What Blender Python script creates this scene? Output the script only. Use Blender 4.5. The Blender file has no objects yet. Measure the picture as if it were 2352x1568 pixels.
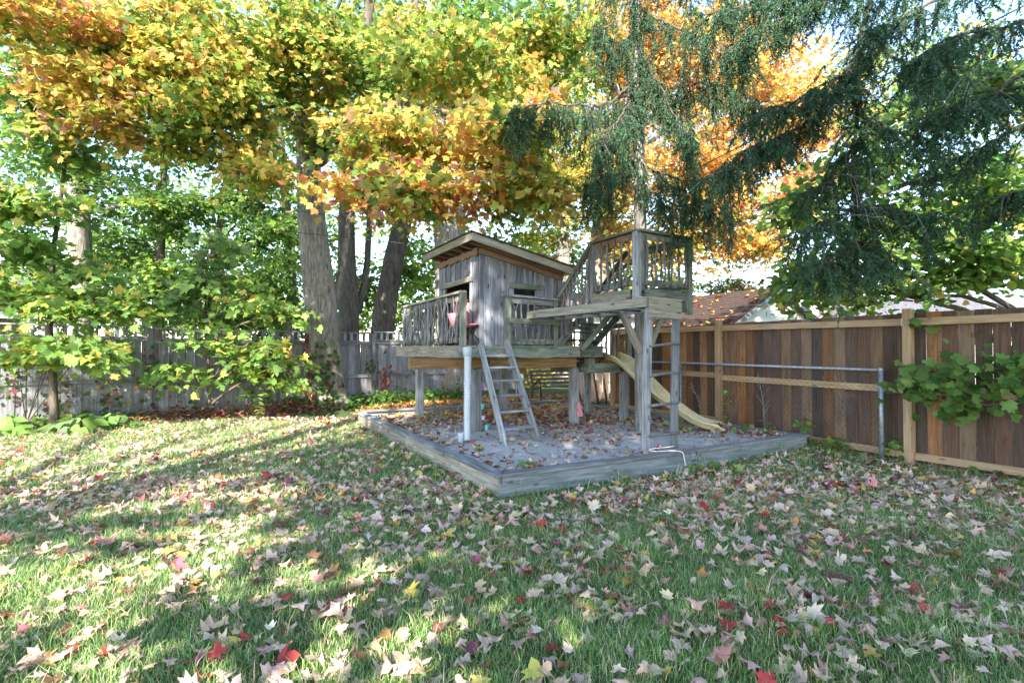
import bpy, math, random
import numpy as np
from mathutils import Vector, Matrix, Euler

# ------------------------------------------------------------------ camera, sky, sun, exposure
S = bpy.context.scene
COL = S.collection
CAM_H = 1.45
cam = bpy.data.objects.new('camera', bpy.data.cameras.new('camera'))
COL.objects.link(cam)
cam.location = (0, 0, CAM_H)
cam.rotation_euler = (math.radians(91.03), 0, 0)
cam.data.sensor_width = 36
cam.data.lens = 18.75
cam.data.clip_start = 0.05
cam.data.clip_end = 2000
S.camera = cam

SUN_AZ = Vector((-0.16, -0.80)).normalized()      # horizontal direction towards the sun
SUN_EL = math.radians(33)
to_sun = Vector((SUN_AZ.x * math.cos(SUN_EL), SUN_AZ.y * math.cos(SUN_EL), math.sin(SUN_EL)))
W = bpy.data.worlds.new('World')
S.world = W
W.use_nodes = True
wn = W.node_tree.nodes
bg = wn['Background']
sky = wn.new('ShaderNodeTexSky')
sky.sky_type = 'NISHITA'
sky.sun_disc = False
sky.sun_elevation = SUN_EL
sky.sun_rotation = math.atan2(to_sun.x, to_sun.y)
sky.air_density = 1.0
sky.dust_density = 0.4
sky.ozone_density = 1.2
W.node_tree.links.new(sky.outputs[0], bg.inputs[0])
bg.inputs[1].default_value = 0.15
sl = bpy.data.lights.new('sun', 'SUN')
sl.energy = 4.2
sl.angle = math.radians(0.5)
sl.color = (1.0, 0.93, 0.82)
sun = bpy.data.objects.new('sun', sl)
COL.objects.link(sun)
sun.rotation_euler = to_sun.to_track_quat('Z', 'Y').to_euler()
sun.location = (0, 0, 30)
S.view_settings.view_transform = 'Standard'
S.view_settings.look = 'None'
S.view_settings.gamma = 1
S.view_settings.use_curve_mapping = False
S.view_settings.exposure = 2.3
S.render.engine = 'CYCLES'
S.cycles.max_bounces = 7
S.cycles.diffuse_bounces = 4
S.cycles.transmission_bounces = 5
S.cycles.use_denoising = True
S.cycles.sample_clamp_indirect = 6

# ------------------------------------------------------------------ helpers
RNG = np.random.default_rng(7)
random.seed(7)
TH = math.radians(1.03)
F = 1225.0


def at(px, py, Y):
    """world point seen at (px, py) of a 2352 px wide view, Y metres in front of the camera"""
    x = (px - 1176) / F
    z = (784 - py) / F
    y2 = math.cos(TH) - z * math.sin(TH)
    z2 = math.sin(TH) + z * math.cos(TH)
    return Vector((x / y2 * Y, Y, CAM_H + z2 / y2 * Y))


GA = math.radians(28.5)
GB = Vector((math.cos(GA), math.sin(GA), 0))
GV = Vector((-math.sin(GA), math.cos(GA), 0))
GC = Vector((-.133, 5.283, 0))


def g(u, v, z=0.0):
    """yard frame: u along the front board of the sandbox, v into the depth"""
    p = GC + GB * u + GV * v
    return Vector((p.x, p.y, z))


def uv_of(x, y):
    d = np.stack([x - GC.x, y - GC.y], -1)
    return d @ np.array([GB.x, GB.y]), d @ np.array([GV.x, GV.y])


def sstep(x, a, b):
    t = np.clip((x - a) / (b - a), 0, 1)
    return t * t * (3 - 2 * t)


def gz(x, y):
    """height of the ground"""
    x = np.asarray(x, float); y = np.asarray(y, float)
    u, v = uv_of(x, y)
    h = .085 * sstep(u, 2.6, 4.9) * sstep(v, -.9, .3)
    h = h + .12 * sstep(v, 5.6, 7.5) * sstep(u, -1, 3)
    h = h + .012 * np.sin(x * 2.1 + y * .7) * np.sin(y * 1.7 - x * .4) + .008 * np.sin(x * 5.3 + 1) * np.sin(y * 4.7)
    return h


WM = {}   # world matrices, so that no depsgraph update is needed


def link(o, M, parent=None):
    COL.objects.link(o)
    WM[o.name] = M.copy()
    if parent is not None:
        o.parent = parent
        o.matrix_local = WM[parent.name].inverted() @ M
    else:
        o.matrix_local = M
    return o


def tag(o, label=None, cat=None, group=None, kind=None):
    if label: o['label'] = label
    if cat: o['category'] = cat
    if group: o['group'] = group
    if kind: o['kind'] = kind
    return o


def thing(name, loc, label, cat, group=None):
    o = bpy.data.objects.new(name, None)
    o.empty_display_size = .1
    link(o, Matrix.Translation(Vector(loc)))
    return tag(o, label, cat, group)


class MB:
    def __init__(s):
        s.v = []; s.f = []

    def add(s, vs, fs):
        n = len(s.v)
        s.v += [tuple(p) for p in vs]
        s.f += [tuple(i + n for i in q) for q in fs]

    def box(s, M, lx, ly, lz, c=0.0):
        vs, fs = chamfer_box(lx, ly, lz, c)
        s.add([M @ Vector(p) for p in vs], fs)

    def tube(s, path, radii, seg=8, cap=True, squash=None):
        pts = [Vector(p) for p in path]
        n = len(pts)
        base = len(s.v)
        ref = None
        for i, p in enumerate(pts):
            t = (pts[min(i + 1, n - 1)] - pts[max(i - 1, 0)])
            t = t.normalized() if t.length > 1e-9 else Vector((0, 0, 1))
            if ref is None:
                ref = Vector((1, 0, 0)) if abs(t.x) < .8 else Vector((0, 1, 0))
            a = (ref - t * ref.dot(t)).normalized()
            ref = a
            b = t.cross(a)
            r = radii[i] if hasattr(radii, '__len__') else radii
            for k in range(seg):
                w = 2 * math.pi * k / seg
                rr = r * (squash(i, k) if squash else 1)
                s.v.append(tuple(p + a * (math.cos(w) * rr) + b * (math.sin(w) * rr)))
        for i in range(n - 1):
            for k in range(seg):
                k2 = (k + 1) % seg
                s.f.append((base + i * seg + k, base + i * seg + k2, base + (i + 1) * seg + k2, base + (i + 1) * seg + k))
        if cap:
            s.f.append(tuple(base + k for k in range(seg - 1, -1, -1)))
            s.f.append(tuple(base + (n - 1) * seg + k for k in range(seg)))

    def mesh(s, name, mat, smooth=False):
        me = bpy.data.meshes.new(name)
        me.from_pydata(s.v, [], s.f)
        if mat: me.materials.append(mat)
        if smooth:
            me.shade_smooth()
        return me

    def build(s, name, mat, parent=None, M=None, smooth=False, local=False):
        """vertices are world coordinates (unless local); the origin goes to M's translation"""
        if M is None:
            if s.v:
                a = np.array(s.v)
                c = (a.min(0) + a.max(0)) / 2
                M = Matrix.Translation(Vector((c[0], c[1], a.min(0)[2])))
            else:
                M = Matrix()
        if not local:
            Mi = M.inverted()
            s.v = [tuple(Mi @ Vector(p)) for p in s.v]
        o = bpy.data.objects.new(name, s.mesh(name, mat, smooth))
        return link(o, M, parent)


def chamfer_box(lx, ly, lz, c):
    x, y, z = lx / 2, ly / 2, lz / 2
    c = min(c, x * .45, y * .45, z * .45)
    if c <= 0:
        vs = [(sx * x, sy * y, sz * z) for sx in (-1, 1) for sy in (-1, 1) for sz in (-1, 1)]
        return vs, [(0, 1, 3, 2), (4, 6, 7, 5), (0, 4, 5, 1), (2, 3, 7, 6), (0, 2, 6, 4), (1, 5, 7, 3)]
    vs = []; idx = {}
    for sx in (-1, 1):
        for sy in (-1, 1):
            for sz in (-1, 1):
                for ax in range(3):
                    p = [sx * (x - c), sy * (y - c), sz * (z - c)]
                    p[ax] = (sx * x, sy * y, sz * z)[ax]
                    idx[(sx, sy, sz, ax)] = len(vs)
                    vs.append(tuple(p))
    fs = []
    for ax in range(3):
        o1, o2 = [(1, 2), (2, 0), (0, 1)][ax]
        for sg in (-1, 1):
            q = []
            for a, b in ((-1, -1), (1, -1), (1, 1), (-1, 1)):
                k = [0, 0, 0]; k[ax] = sg; k[o1] = a; k[o2] = b
                q.append(idx[(k[0], k[1], k[2], ax)])
            fs.append(tuple(q if sg > 0 else q[::-1]))
        for a in (-1, 1):            # edges along ax
            for b in (-1, 1):
                k0 = [0, 0, 0]; k1 = [0, 0, 0]
                k0[ax] = -1; k1[ax] = 1
                for k in (k0, k1): k[o1] = a; k[o2] = b
                q = (idx[(*k0, o1)], idx[(*k1, o1)], idx[(*k1, o2)], idx[(*k0, o2)])
                fs.append(q if a * b < 0 else q[::-1])
    for sx in (-1, 1):
        for sy in (-1, 1):
            for sz in (-1, 1):
                q = (idx[(sx, sy, sz, 0)], idx[(sx, sy, sz, 1)], idx[(sx, sy, sz, 2)])
                fs.append(q if sx * sy * sz > 0 else q[::-1])
    return vs, fs


BEAMS = {}


def beam(name, p0, p1, w, h, mat, parent, up=(0, 0, 1), c=.004, jit=0.0):
    """a straight board from p0 to p1 (centre line); w across, h along 'up'; mesh shared between equal boards"""
    p0 = Vector(p0); p1 = Vector(p1)
    d = p1 - p0
    L = round(d.length, 3)
    X = d.normalized()
    U = Vector(up)
    if abs(X.dot(U.normalized())) > .98: U = GV
    Y = U.cross(X).normalized()
    Z = X.cross(Y)
    key = (L, round(w, 4), round(h, 4), mat.name, name)
    if key not in BEAMS:
        vs, fs = chamfer_box(L, w, h, c)
        me = bpy.data.meshes.new(name)
        me.from_pydata(vs, [], fs)
        me.materials.append(mat)
        BEAMS[key] = me
    o = bpy.data.objects.new(name, BEAMS[key])
    m = (p0 + p1) / 2
    M = Matrix(((X.x, Y.x, Z.x, m.x), (X.y, Y.y, Z.y, m.y), (X.z, Y.z, Z.z, m.z), (0, 0, 0, 1)))
    if jit:
        M = M @ Euler((random.gauss(0, jit * .5), random.gauss(0, jit * .2), random.gauss(0, jit * .3))).to_matrix().to_4x4()
    return link(o, M, parent)


# ------------------------------------------------------------------ materials
class NT:
    def __init__(s, name):
        s.m = bpy.data.materials.new(name)
        s.m.use_nodes = True
        s.t = s.m.node_tree
        s.n = s.t.nodes
        s.p = s.n['Principled BSDF']
        s.out = s.n['Material Output']

    def new(s, typ, **kw):
        n = s.n.new('ShaderNode' + typ)
        for k, v in kw.items():
            setattr(n, k, v)
        return n

    def link(s, a, b):
        s.t.links.new(a, b)

    def coord(s, scale=(1, 1, 1), which='Object', rnd=True):
        tc = s.new('TexCoord')
        mp = s.new('Mapping')
        mp.inputs['Scale'].default_value = scale
        s.link(tc.outputs[which], mp.inputs['Vector'])
        if rnd:
            oi = s.new('ObjectInfo')
            mu = s.new('Math', operation='MULTIPLY')
            mu.inputs[1].default_value = 37.0
            s.link(oi.outputs['Random'], mu.inputs[0])
            cb = s.new('CombineXYZ')
            for i in range(3): s.link(mu.outputs[0], cb.inputs[i])
            s.link(cb.outputs[0], mp.inputs['Location'])
        return mp.outputs[0]

    def noise(s, vec, scale, detail=4, rough=.6, dist=0.0):
        n = s.new('TexNoise')
        n.inputs['Scale'].default_value = scale
        n.inputs['Detail'].default_value = detail
        n.inputs['Roughness'].default_value = rough
        n.inputs['Distortion'].default_value = dist
        if vec is not None: s.link(vec, n.inputs['Vector'])
        return n.outputs[0]

    def ramp(s, fac, stops, interp='LINEAR'):
        r = s.new('ValToRGB')
        r.color_ramp.interpolation = interp
        e = r.color_ramp.elements
        while len(e) < len(stops): e.new(.5)
        for q, (pos, c) in zip(e, stops):
            q.position = pos
            q.color = (*c, 1) if len(c) == 3 else c
        s.link(fac, r.inputs[0])
        return r.outputs[0]

    def mix(s, fac, a, b, mode='MIX'):
        m = s.new('Mix', data_type='RGBA', blend_type=mode)
        for i, val in ((0, fac), (6, a), (7, b)):
            if isinstance(val, (int, float)): m.inputs[i].default_value = val
            elif isinstance(val, tuple): m.inputs[i].default_value = (*val, 1)
            else: s.link(val, m.inputs[i])
        return m.outputs[2]

    def bump(s, hgt, strength=.3, dist=.01):
        b = s.new('Bump')
        b.inputs['Strength'].default_value = strength
        b.inputs['Distance'].default_value = dist
        s.link(hgt, b.inputs['Height'])
        s.link(b.outputs[0], s.p.inputs['Normal'])

    def base(s, c, rough=.8, spec=.3):
        if isinstance(c, tuple): s.p.inputs['Base Color'].default_value = (*c, 1)
        else: s.link(c, s.p.inputs['Base Color'])
        s.p.inputs['Roughness'].default_value = rough
        s.p.inputs['Specular IOR Level'].default_value = spec
        return s.m


def wood(name, dark, mid, light, stain=(.10, .12, .07), stain_amt=.5, rnd_lo=.75, rnd_hi=1.2, bump=.35, tints=None, axis=0):
    t = NT(name)
    sc = [22, 22, 22]; sc[axis] = 1.3
    v = t.coord(tuple(sc))
    g1 = t.noise(v, 1.6, 6, .65, .6)
    v2 = t.coord((1.2, 5, 5) if axis == 0 else (5, 5, 1.2))
    g2 = t.noise(v2, 1.7, 3, .6)
    col = t.ramp(g1, [(.28, dark), (.5, mid), (.72, light)])
    if tints:
        oi = t.new('ObjectInfo')
        tr = t.ramp(oi.outputs['Random'], tints, 'CONSTANT')
        col = t.mix(1.0, col, tr, 'MULTIPLY')
    sm = t.ramp(g2, [(.48, (0, 0, 0)), (.72, (stain_amt,) * 3)])
    col = t.mix(sm, col, stain)
    # knots
    vk = t.new('TexVoronoi'); vk.inputs['Scale'].default_value = 1.0
    t.link(t.coord((3.2, 9, 9) if axis == 0 else (9, 9, 3.2)), vk.inputs['Vector'])
    kn = t.ramp(vk.outputs['Distance'], [(.08, (.75, .75, .75)), (.17, (0, 0, 0))])
    col = t.mix(kn, col, tuple(x * .45 for x in dark))
    oi2 = t.new('ObjectInfo')
    mr = t.new('MapRange')
    mr.inputs[3].default_value = rnd_lo; mr.inputs[4].default_value = rnd_hi
    t.link(oi2.outputs['Random'], mr.inputs[0])
    hs = t.new('HueSaturation')
    t.link(mr.outputs[0], hs.inputs['Value'])
    t.link(col, hs.inputs['Color'])
    t.bump(g1, bump, .006)
    return t.base(hs.outputs[0], .85, .2)


M_grey = wood('weathered_grey_wood', (.09, .09, .10), (.24, .245, .26), (.42, .42, .43), (.12, .14, .09), .5)
M_hut = wood('weathered_hut_boards', (.055, .06, .075), (.19, .20, .235), (.38, .39, .42), (.13, .10, .085), .55, .65, 1.25, .6)
M_green = wood('algae_stained_wood', (.07, .075, .06), (.17, .185, .15), (.30, .30, .26), (.05, .085, .05), .85)
M_tan = wood('weathered_tan_wood', (.14, .12, .09), (.29, .26, .205), (.42, .38, .31), (.12, .12, .08), .5)
M_beam = wood('orange_brown_beam', (.12, .07, .03), (.30, .18, .08), (.44, .29, .15), (.10, .07, .04), .7)
M_soffit = wood('brown_soffit_wood', (.09, .05, .035), (.21, .125, .08), (.32, .20, .13), (.10, .06, .04), .5)
M_box = wood('sandbox_boards', (.09, .105, .115), (.20, .22, .235), (.33, .34, .34), (.075, .105, .085), .75)
M_cap = wood('sandbox_cap_boards', (.08, .085, .09), (.20, .205, .21), (.36, .36, .36), (.09, .10, .08), .7)
M_pine = wood('light_cedar_rail', (.30, .19, .11), (.48, .33, .20), (.58, .42, .28), (.28, .18, .11), .4, .85, 1.15)
M_cedar = wood('cedar_planks', (.20, .135, .095), (.37, .265, .195), (.52, .39, .295), (.10, .085, .08), .7, .7, 1.3, .4,
               tints=[(0, (.34, .30, .30)), (.12, (.66, .46, .31)), (.23, (.25, .25, .26)), (.36, (.58, .48, .38)), (.48, (.36, .28, .25)),
                      (.60, (.78, .49, .29)), (.70, (.50, .45, .40)), (.80, (.27, .23, .24)), (.90, (.70, .52, .36))])
M_fence = wood('grey_fence_boards', (.10, .105, .11), (.235, .24, .255), (.36, .36, .36), (.14, .125, .09), .6, .75, 1.2)
M_pole = wood('bleached_trunk_wood', (.07, .065, .06), (.20, .185, .165), (.40, .385, .36), (.10, .09, .07), .5, 1, 1, .9, axis=2)


def bark(name, dark, light, scale=1.0, bump=1.0):
    t = NT(name)
    v = t.coord((9 * scale, 9 * scale, 1.6 * scale))
    n1 = t.noise(v, 1.5, 7, .7, 1.2)
    v2 = t.coord((1, 1, .6))
    n2 = t.noise(v2, 1.6, 4, .6)
    c = t.ramp(n1, [(.33, dark), (.5, tuple((a + b) / 2 for a, b in zip(dark, light))), (.68, light)])
    c = t.mix(t.ramp(n2, [(.5, (0, 0, 0)), (.7, (.5, .5, .5))]), c, (.13, .14, .10))
    t.bump(n1, bump, .05)
    return t.base(c, .95, .1)


M_bark = bark('grey_maple_bark', (.085, .07, .055), (.43, .385, .33))
M_barkd = bark('dark_bark', (.04, .033, .027), (.20, .17, .14))
M_twig = bark('twig_bark', (.05, .04, .03), (.19, .15, .12), 2, .3)
M_deadtwig = bark('bare_spruce_twig', (.16, .14, .13), (.36, .33, .30), 2, .3)
M_stick = bark('branch_baluster_bark', (.055, .055, .06), (.38, .38, .40), 3.2, .8)


def leafmat(name, attr=True, trans=.38, gloss=.25, back=1.0):
    t = NT(name)
    if attr:
        a = t.new('Attribute', attribute_name='Col')
        c = a.outputs['Color']
    else:
        a = t.new('ObjectInfo')
        c = a.outputs['Color']
    v = t.coord((1, 1, 1), 'Object', False)
    n = t.noise(v, 28, 2, .6)
    hs = t.new('HueSaturation')
    mr = t.new('MapRange'); mr.inputs[3].default_value = .72; mr.inputs[4].default_value = 1.28
    t.link(n, mr.inputs[0]); t.link(mr.outputs[0], hs.inputs['Value']); t.link(c, hs.inputs['Color'])
    t.base(hs.outputs[0], .55, gloss)
    tr = t.new('BsdfTranslucent')
    hs2 = t.new('HueSaturation'); hs2.inputs['Saturation'].default_value = 1.0; hs2.inputs['Value'].default_value = 1.2
    t.link(hs.outputs[0], hs2.inputs['Color']); t.link(hs2.outputs[0], tr.inputs[0])
    mx = t.new('MixShader'); mx.inputs[0].default_value = trans
    t.link(t.p.outputs[0], mx.inputs[1]); t.link(tr.outputs[0], mx.inputs[2])
    t.link(mx.outputs[0], t.out.inputs[0])
    return t.m


M_leaf = leafmat('leaf_tissue', trans=.5)
M_leafo = leafmat('leaf_tissue_single', False, .5)
M_dry = leafmat('dry_leaf_tissue', True, .15, .2)
M_dryo = leafmat('dry_leaf_tissue_single', False, .15, .2)
M_needle = leafmat('spruce_needles', True, .12, .3)
M_grass = leafmat('grass_blades', True, .3, .3)


def plain(name, c, rough=.6, metal=0.0, noise_amt=.25, sc=12, bump=.1):
    t = NT(name)
    n = t.noise(t.coord((1, 1, 1)), sc, 4, .6)
    col = t.mix(t.ramp(n, [(.35, (0, 0, 0)), (.7, (1, 1, 1))]), tuple(x * (1 - noise_amt) for x in c), tuple(min(1, x * (1 + noise_amt)) for x in c))
    t.p.inputs['Metallic'].default_value = metal
    t.bump(n, bump, .004)
    return t.base(col, rough, .4)


M_galv = plain('galvanised_pipe', (.36, .39, .44), .5, .6, .25, 30)
M_link = plain('green_black_mesh_wire', (.012, .028, .026), .5, .2)
M_linkg = plain('grey_mesh_wire', (.13, .13, .13), .5, .4)
M_slide = plain('faded_yellow_plastic', (.52, .44, .25), .6, 0, .22, 6)
M_hose = plain('pale_drain_hose', (.46, .50, .54), .45, 0, .08, 6)
M_pink = plain('pink_fabric', (.78, .28, .33), .8, 0, .12, 25)
M_red = plain('red_fabric', (.55, .09, .06), .8)
M_black = plain('black_tube', (.012, .012, .014), .4)
M_pinkp = plain('pink_plastic', (.72, .30, .38), .45, 0, .06)
M_purple = plain('purple_plastic', (.25, .08, .45), .4, 0, .06)
M_teal = plain('teal_plastic', (.10, .42, .42), .4, 0, .06)
M_lilac = plain('lilac_plastic', (.55, .42, .68), .4, 0, .06)
M_blue = plain('blue_plastic', (.08, .16, .5), .4, 0, .06)
M_rope = plain('white_rope', (.74, .72, .66), .9, 0, .1, 60)
M_rust = plain('rusty_hinge', (.22, .07, .04), .8, .2)
M_iron = plain('dark_iron', (.035, .03, .028), .6, .3)
M_wire = plain('cable_sheath', (.03, .03, .035), .6)
M_shingle = plain('brown_asphalt_shingles', (.055, .036, .03), .95, 0, .45, 40, .5)
M_shingle2 = plain('grey_asphalt_shingles', (.12, .12, .135), .95, 0, .4, 40, .5)
M_shingle3 = plain('tan_asphalt_shingles', (.22, .185, .165), .95, 0, .3, 40, .5)
M_siding = plain('cream_siding', (.55, .54, .46), .6, 0, .05, 5)
M_white = plain('white_siding', (.80, .80, .77), .6, 0, .05, 5)
M_steel = plain('corrugated_steel', (.42, .46, .55), .45, .5, .2, 6)
M_salmon = plain('salmon_board', (.55, .34, .22), .8, 0, .12, 3)
M_cone = plain('pine_cone_scales', (.16, .10, .07), .8, 0, .3, 60)
M_bracket = plain('zinc_bracket', (.55, .57, .58), .45, .7)
M_stone = plain('grey_house_wall', (.20, .18, .15), .9, 0, .3)  # plain grey brown for the wall of the far left house


def ground_mat():
    t = NT('lawn_soil')
    n1 = t.noise(t.coord((1, 1, 1), 'Object', False), 1.2, 5, .6)
    n2 = t.noise(t.coord((1, 1, 1), 'Object', False), 40, 4, .7)
    c = t.ramp(n2, [(.3, (.04, .05, .022)), (.55, (.08, .115, .045)), (.75, (.17, .17, .09))])
    c = t.mix(t.ramp(n1, [(.5, (0, 0, 0)), (.75, (.6, .6, .6))]), c, (.11, .10, .055))
    t.bump(n2, .6, .03)
    return t.base(c, .95, .1)


def sand_mat():
    t = NT('play_sand')
    n1 = t.noise(t.coord((1, 1, 1), 'Object', False), 220, 3, .7)
    n2 = t.noise(t.coord((1, 1, 1), 'Object', False), 5, 6, .7)
    n3 = t.noise(t.coord((1, 1, 1), 'Object', False), 26, 5, .75, .8)
    c = t.ramp(n1, [(.3, (.27, .255, .24)), (.5, (.42, .40, .38)), (.7, (.53, .51, .48))])
    c = t.mix(t.ramp(n3, [(.56, (0, 0, 0)), (.68, (.75, .75, .75))]), c, (.12, .085, .06))
    c = t.mix(t.ramp(n2, [(.5, (0, 0, 0)), (.72, (.5, .5, .5))]), c, (.20, .18, .155))
    t.bump(n3, .6, .03)
    return t.base(c, .95, .1)


M_ground = ground_mat()
M_sand = sand_mat()

# ------------------------------------------------------------------ leaf machinery
def tpl(half, fold=.18, c=(0, .4)):
    """fan of triangles from the outline's right half (base first, tip last)"""
    pts = [c] + half + [(-x, y) for x, y in half[-2:0:-1]]
    pts = np.array(pts, float)
    n = len(pts) - 1
    V = np.column_stack([pts[:, 0], pts[:, 1], np.abs(pts[:, 0]) * fold])
    T = np.array([(0, 1 + i, 1 + (i + 1) % n) for i in range(n)])
    return V, T


T_maple = tpl([(0, 0), (.26, -.04), (.24, .15), (.56, .32), (.40, .38), (.52, .66), (.24, .56), (.20, .76), (0, 1.0)])
T_maple_s = tpl([(0, 0), (.30, .04), (.24, .22), (.55, .50), (.22, .55), (0, 1.0)])
T_round = tpl([(0, 0), (.30, -.04), (.48, .25), (.42, .6), (.2, .86), (0, 1.0)], .1)
T_lobed = tpl([(0, .04), (.24, -.08), (.48, .12), (.38, .28), (.58, .55), (.36, .58), (.30, .86), (.14, .82), (0, 1.0)], .1)
T_long = tpl([(0, 0), (.16, .25), (.20, .5), (.12, .8), (0, 1.0)], .3)
T_hosta = tpl([(0, 0), (.26, .05), (.40, .3), (.36, .6), (.18, .88), (0, 1.05)], .22)
T_kite = tpl([(0, 0), (.42, .4), (0, 1.0)], .25)


def unit(a):
    return a / np.maximum(np.linalg.norm(a, axis=-1, keepdims=True), 1e-9)


def leaf_geometry(P, N, T, size, template, curl, rough=0.0):
    V, tri = template
    N = unit(N)
    T = unit(T - N * (T * N).sum(-1, keepdims=True))
    X = np.cross(T, N)
    k = len(V)
    y = V[:, 1]
    z = V[None, :, 2] * (1.0 if rough == 0 else RNG.uniform(-1, 1.5, (len(P), 1))) + curl[:, None] * ((y - .35) ** 2)[None, :] + (curl * .6)[:, None] * (V[:, 0] ** 2)[None, :]
    if rough:
        q = RNG.normal(0, rough, (3, len(P), 1))
        z = z + q[0] * V[None, :, 0] ** 2 + q[1] * (V[None, :, 0] * (y - .35)[None, :]) * 1.6 + q[2] * (y - .35)[None, :] ** 2 + RNG.normal(0, .03 * rough, z.shape)
    co = (P[:, None, :] + size[:, None, None] * (V[None, :, 0:1] * X[:, None, :] + V[None, :, 1:2] * T[:, None, :] + z[:, :, None] * N[:, None, :]))
    f = (np.arange(len(P)) * k)[:, None, None] + tri[None]
    return co.reshape(-1, 3), f.reshape(-1, 3)


def np_mesh(name, co, tris, mat, col=None, smooth=False):
    me = bpy.data.meshes.new(name)
    nv, nf = len(co), len(tris)
    me.vertices.add(nv)
    me.vertices.foreach_set('co', np.ascontiguousarray(co, np.float32).ravel())
    me.loops.add(nf * 3)
    me.polygons.add(nf)
    me.polygons.foreach_set('loop_start', np.arange(0, nf * 3, 3, dtype=np.int32))
    me.loops.foreach_set('vertex_index', np.ascontiguousarray(tris, np.int32).ravel())
    me.update(calc_edges=True)
    if col is not None:
        a = me.attributes.new('Col', 'FLOAT_COLOR', 'POINT')
        c4 = np.ones((nv, 4), np.float32); c4[:, :3] = col
        a.data.foreach_set('color', c4.ravel())
    me.materials.append(mat)
    if smooth: me.shade_smooth()
    return me


def leaves_obj(name, parent, P, N, T, size, col, template, curl=None, mat=None, kind='stuff', origin=None, rough=0.0):
    if curl is None: curl = RNG.normal(-.15, .3, len(P))
    co, tri = leaf_geometry(P, N, T, size, template, curl, rough)
    k = len(template[0])
    o_ = np.array(origin if origin is not None else (WM[parent.name].translation if parent else (0, 0, 0)))
    me = np_mesh(name, co - o_, tri, mat or M_leaf, np.repeat(col, k, 0))
    o = bpy.data.objects.new(name, me)
    link(o, Matrix.Translation(Vector(o_)), parent)
    if kind: o['kind'] = kind
    return o


def in_view(P, m=20):
    d = P[:, 1] * math.cos(TH) + (P[:, 2] - CAM_H) * math.sin(TH)
    u = -P[:, 1] * math.sin(TH) + (P[:, 2] - CAM_H) * math.cos(TH)
    px = 1176 + F * P[:, 0] / np.maximum(d, .01)
    py = 784 - F * u / np.maximum(d, .01)
    return (d > .2) & (px > -m) & (px < 2352 + m) & (py > -m) & (py < 1568 + m)


SINGLE = {}


def single_leaves(name, parent, P, N, T, size, col, template, tname, mat, top=None, rough=0.0):
    """each leaf an object of its own, sharing eight meshes; the colour is the object's own"""
    if tname not in SINGLE:
        ms = []
        for i in range(16):
            co, tri = leaf_geometry(np.zeros((1, 3)), np.array([[0, 0, 1.]]), np.array([[0, 1., 0]]), np.ones(1), template, np.array([-.7 + .08 * i]), rough)
            co = co + RNG.normal(0, .03, co.shape)
            ms.append(np_mesh('leaf', co, tri, mat))
        SINGLE[tname] = ms
    N = unit(N); T = unit(T - N * (T * N).sum(-1, keepdims=True)); X = np.cross(T, N)
    out = []
    for i in range(len(P)):
        o = bpy.data.objects.new(name, SINGLE[tname][int(RNG.integers(16))])
        s = size[i]
        M = Matrix(((X[i, 0] * s, T[i, 0] * s, N[i, 0] * s, P[i, 0]), (X[i, 1] * s, T[i, 1] * s, N[i, 1] * s, P[i, 1]),
                    (X[i, 2] * s, T[i, 2] * s, N[i, 2] * s, P[i, 2]), (0, 0, 0, 1)))
        link(o, M, parent)
        o.color = (*[float(c) for c in col[i]], 1)
        if top: top(o, i)
        out.append(o)
    return out


C = dict(yellow=(.56, .455, .115), gold=(.57, .385, .09), orange=(.57, .28, .09), redor=(.46, .12, .06), ygreen=(.27, .35, .06), green=(.125, .215, .05),
         dgreen=(.055, .12, .022), lime=(.215, .35, .09), pale=(.19, .28, .12), tan=(.58, .41, .27), pinktan=(.62, .43, .34), red=(.36, .05, .045), brown=(.22, .11, .055),
         plum=(.25, .07, .10), blush=(.52, .24, .20), olive=(.16, .17, .05), bluegreen=(.062, .135, .072), bgreen2=(.045, .105, .045))


def pick(pal, n, coherent=None):
    names = list(pal); w = np.array([pal[k] for k in names], float); w /= w.sum()
    if coherent is None:
        idx = RNG.choice(len(names), n, p=w)
    else:
        idx = np.searchsorted(np.cumsum(w), np.clip(coherent, 0, .9999))
    c = np.array([C[k] for k in names])[idx]
    return np.clip(c * np.exp(RNG.normal(0, .18, (n, 1))) * np.exp(RNG.normal(0, .06, (n, 3))), .005, .85)


def mass_leaves(c, r, n, pal, size, per=26, spray=.5, flat=.07, out=.3, shell=.55, droop=.5, jit=.55):
    """one bough's worth of foliage: layered sprays of leaves filling an ellipsoid"""
    c = np.array(c); r = np.array(r)
    K = max(2, int(n / per))
    d = unit(RNG.normal(size=(K, 3)))
    rad = RNG.random(K) ** shell
    sc = c + d * rad[:, None] * r
    o = unit(d * np.array([1, 1, .4]))
    sn = unit(np.array([0, 0, .9]) + o * out + RNG.normal(0, .28, (K, 3)))
    tone = np.clip(RNG.normal(.5, .28, K), 0, 1)
    ii = np.repeat(np.arange(K), per)
    m = len(ii)
    q = RNG.normal(size=(m, 3)) * spray * .55
    nn = sn[ii]
    hgt = (q * nn).sum(-1, keepdims=True)
    q = q - nn * hgt * (1 - flat / spray)
    q[:, 2] -= droop * (q[:, 0] ** 2 + q[:, 1] ** 2) * .6
    P = sc[ii] + q
    N = nn + RNG.normal(0, jit, (m, 3))
    T = unit(q * np.array([1, 1, .2]) + o[ii] * .1) + np.array([0, 0, -.55]) + RNG.normal(0, .35, (m, 3))
    S_ = size * np.exp(RNG.normal(0, .2, m))
    coh = np.clip(tone[ii] + RNG.normal(0, .22, m), 0, .999)
    col = pick(pal, m, coh)
    return P, N, T, S_, col, sc


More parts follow.
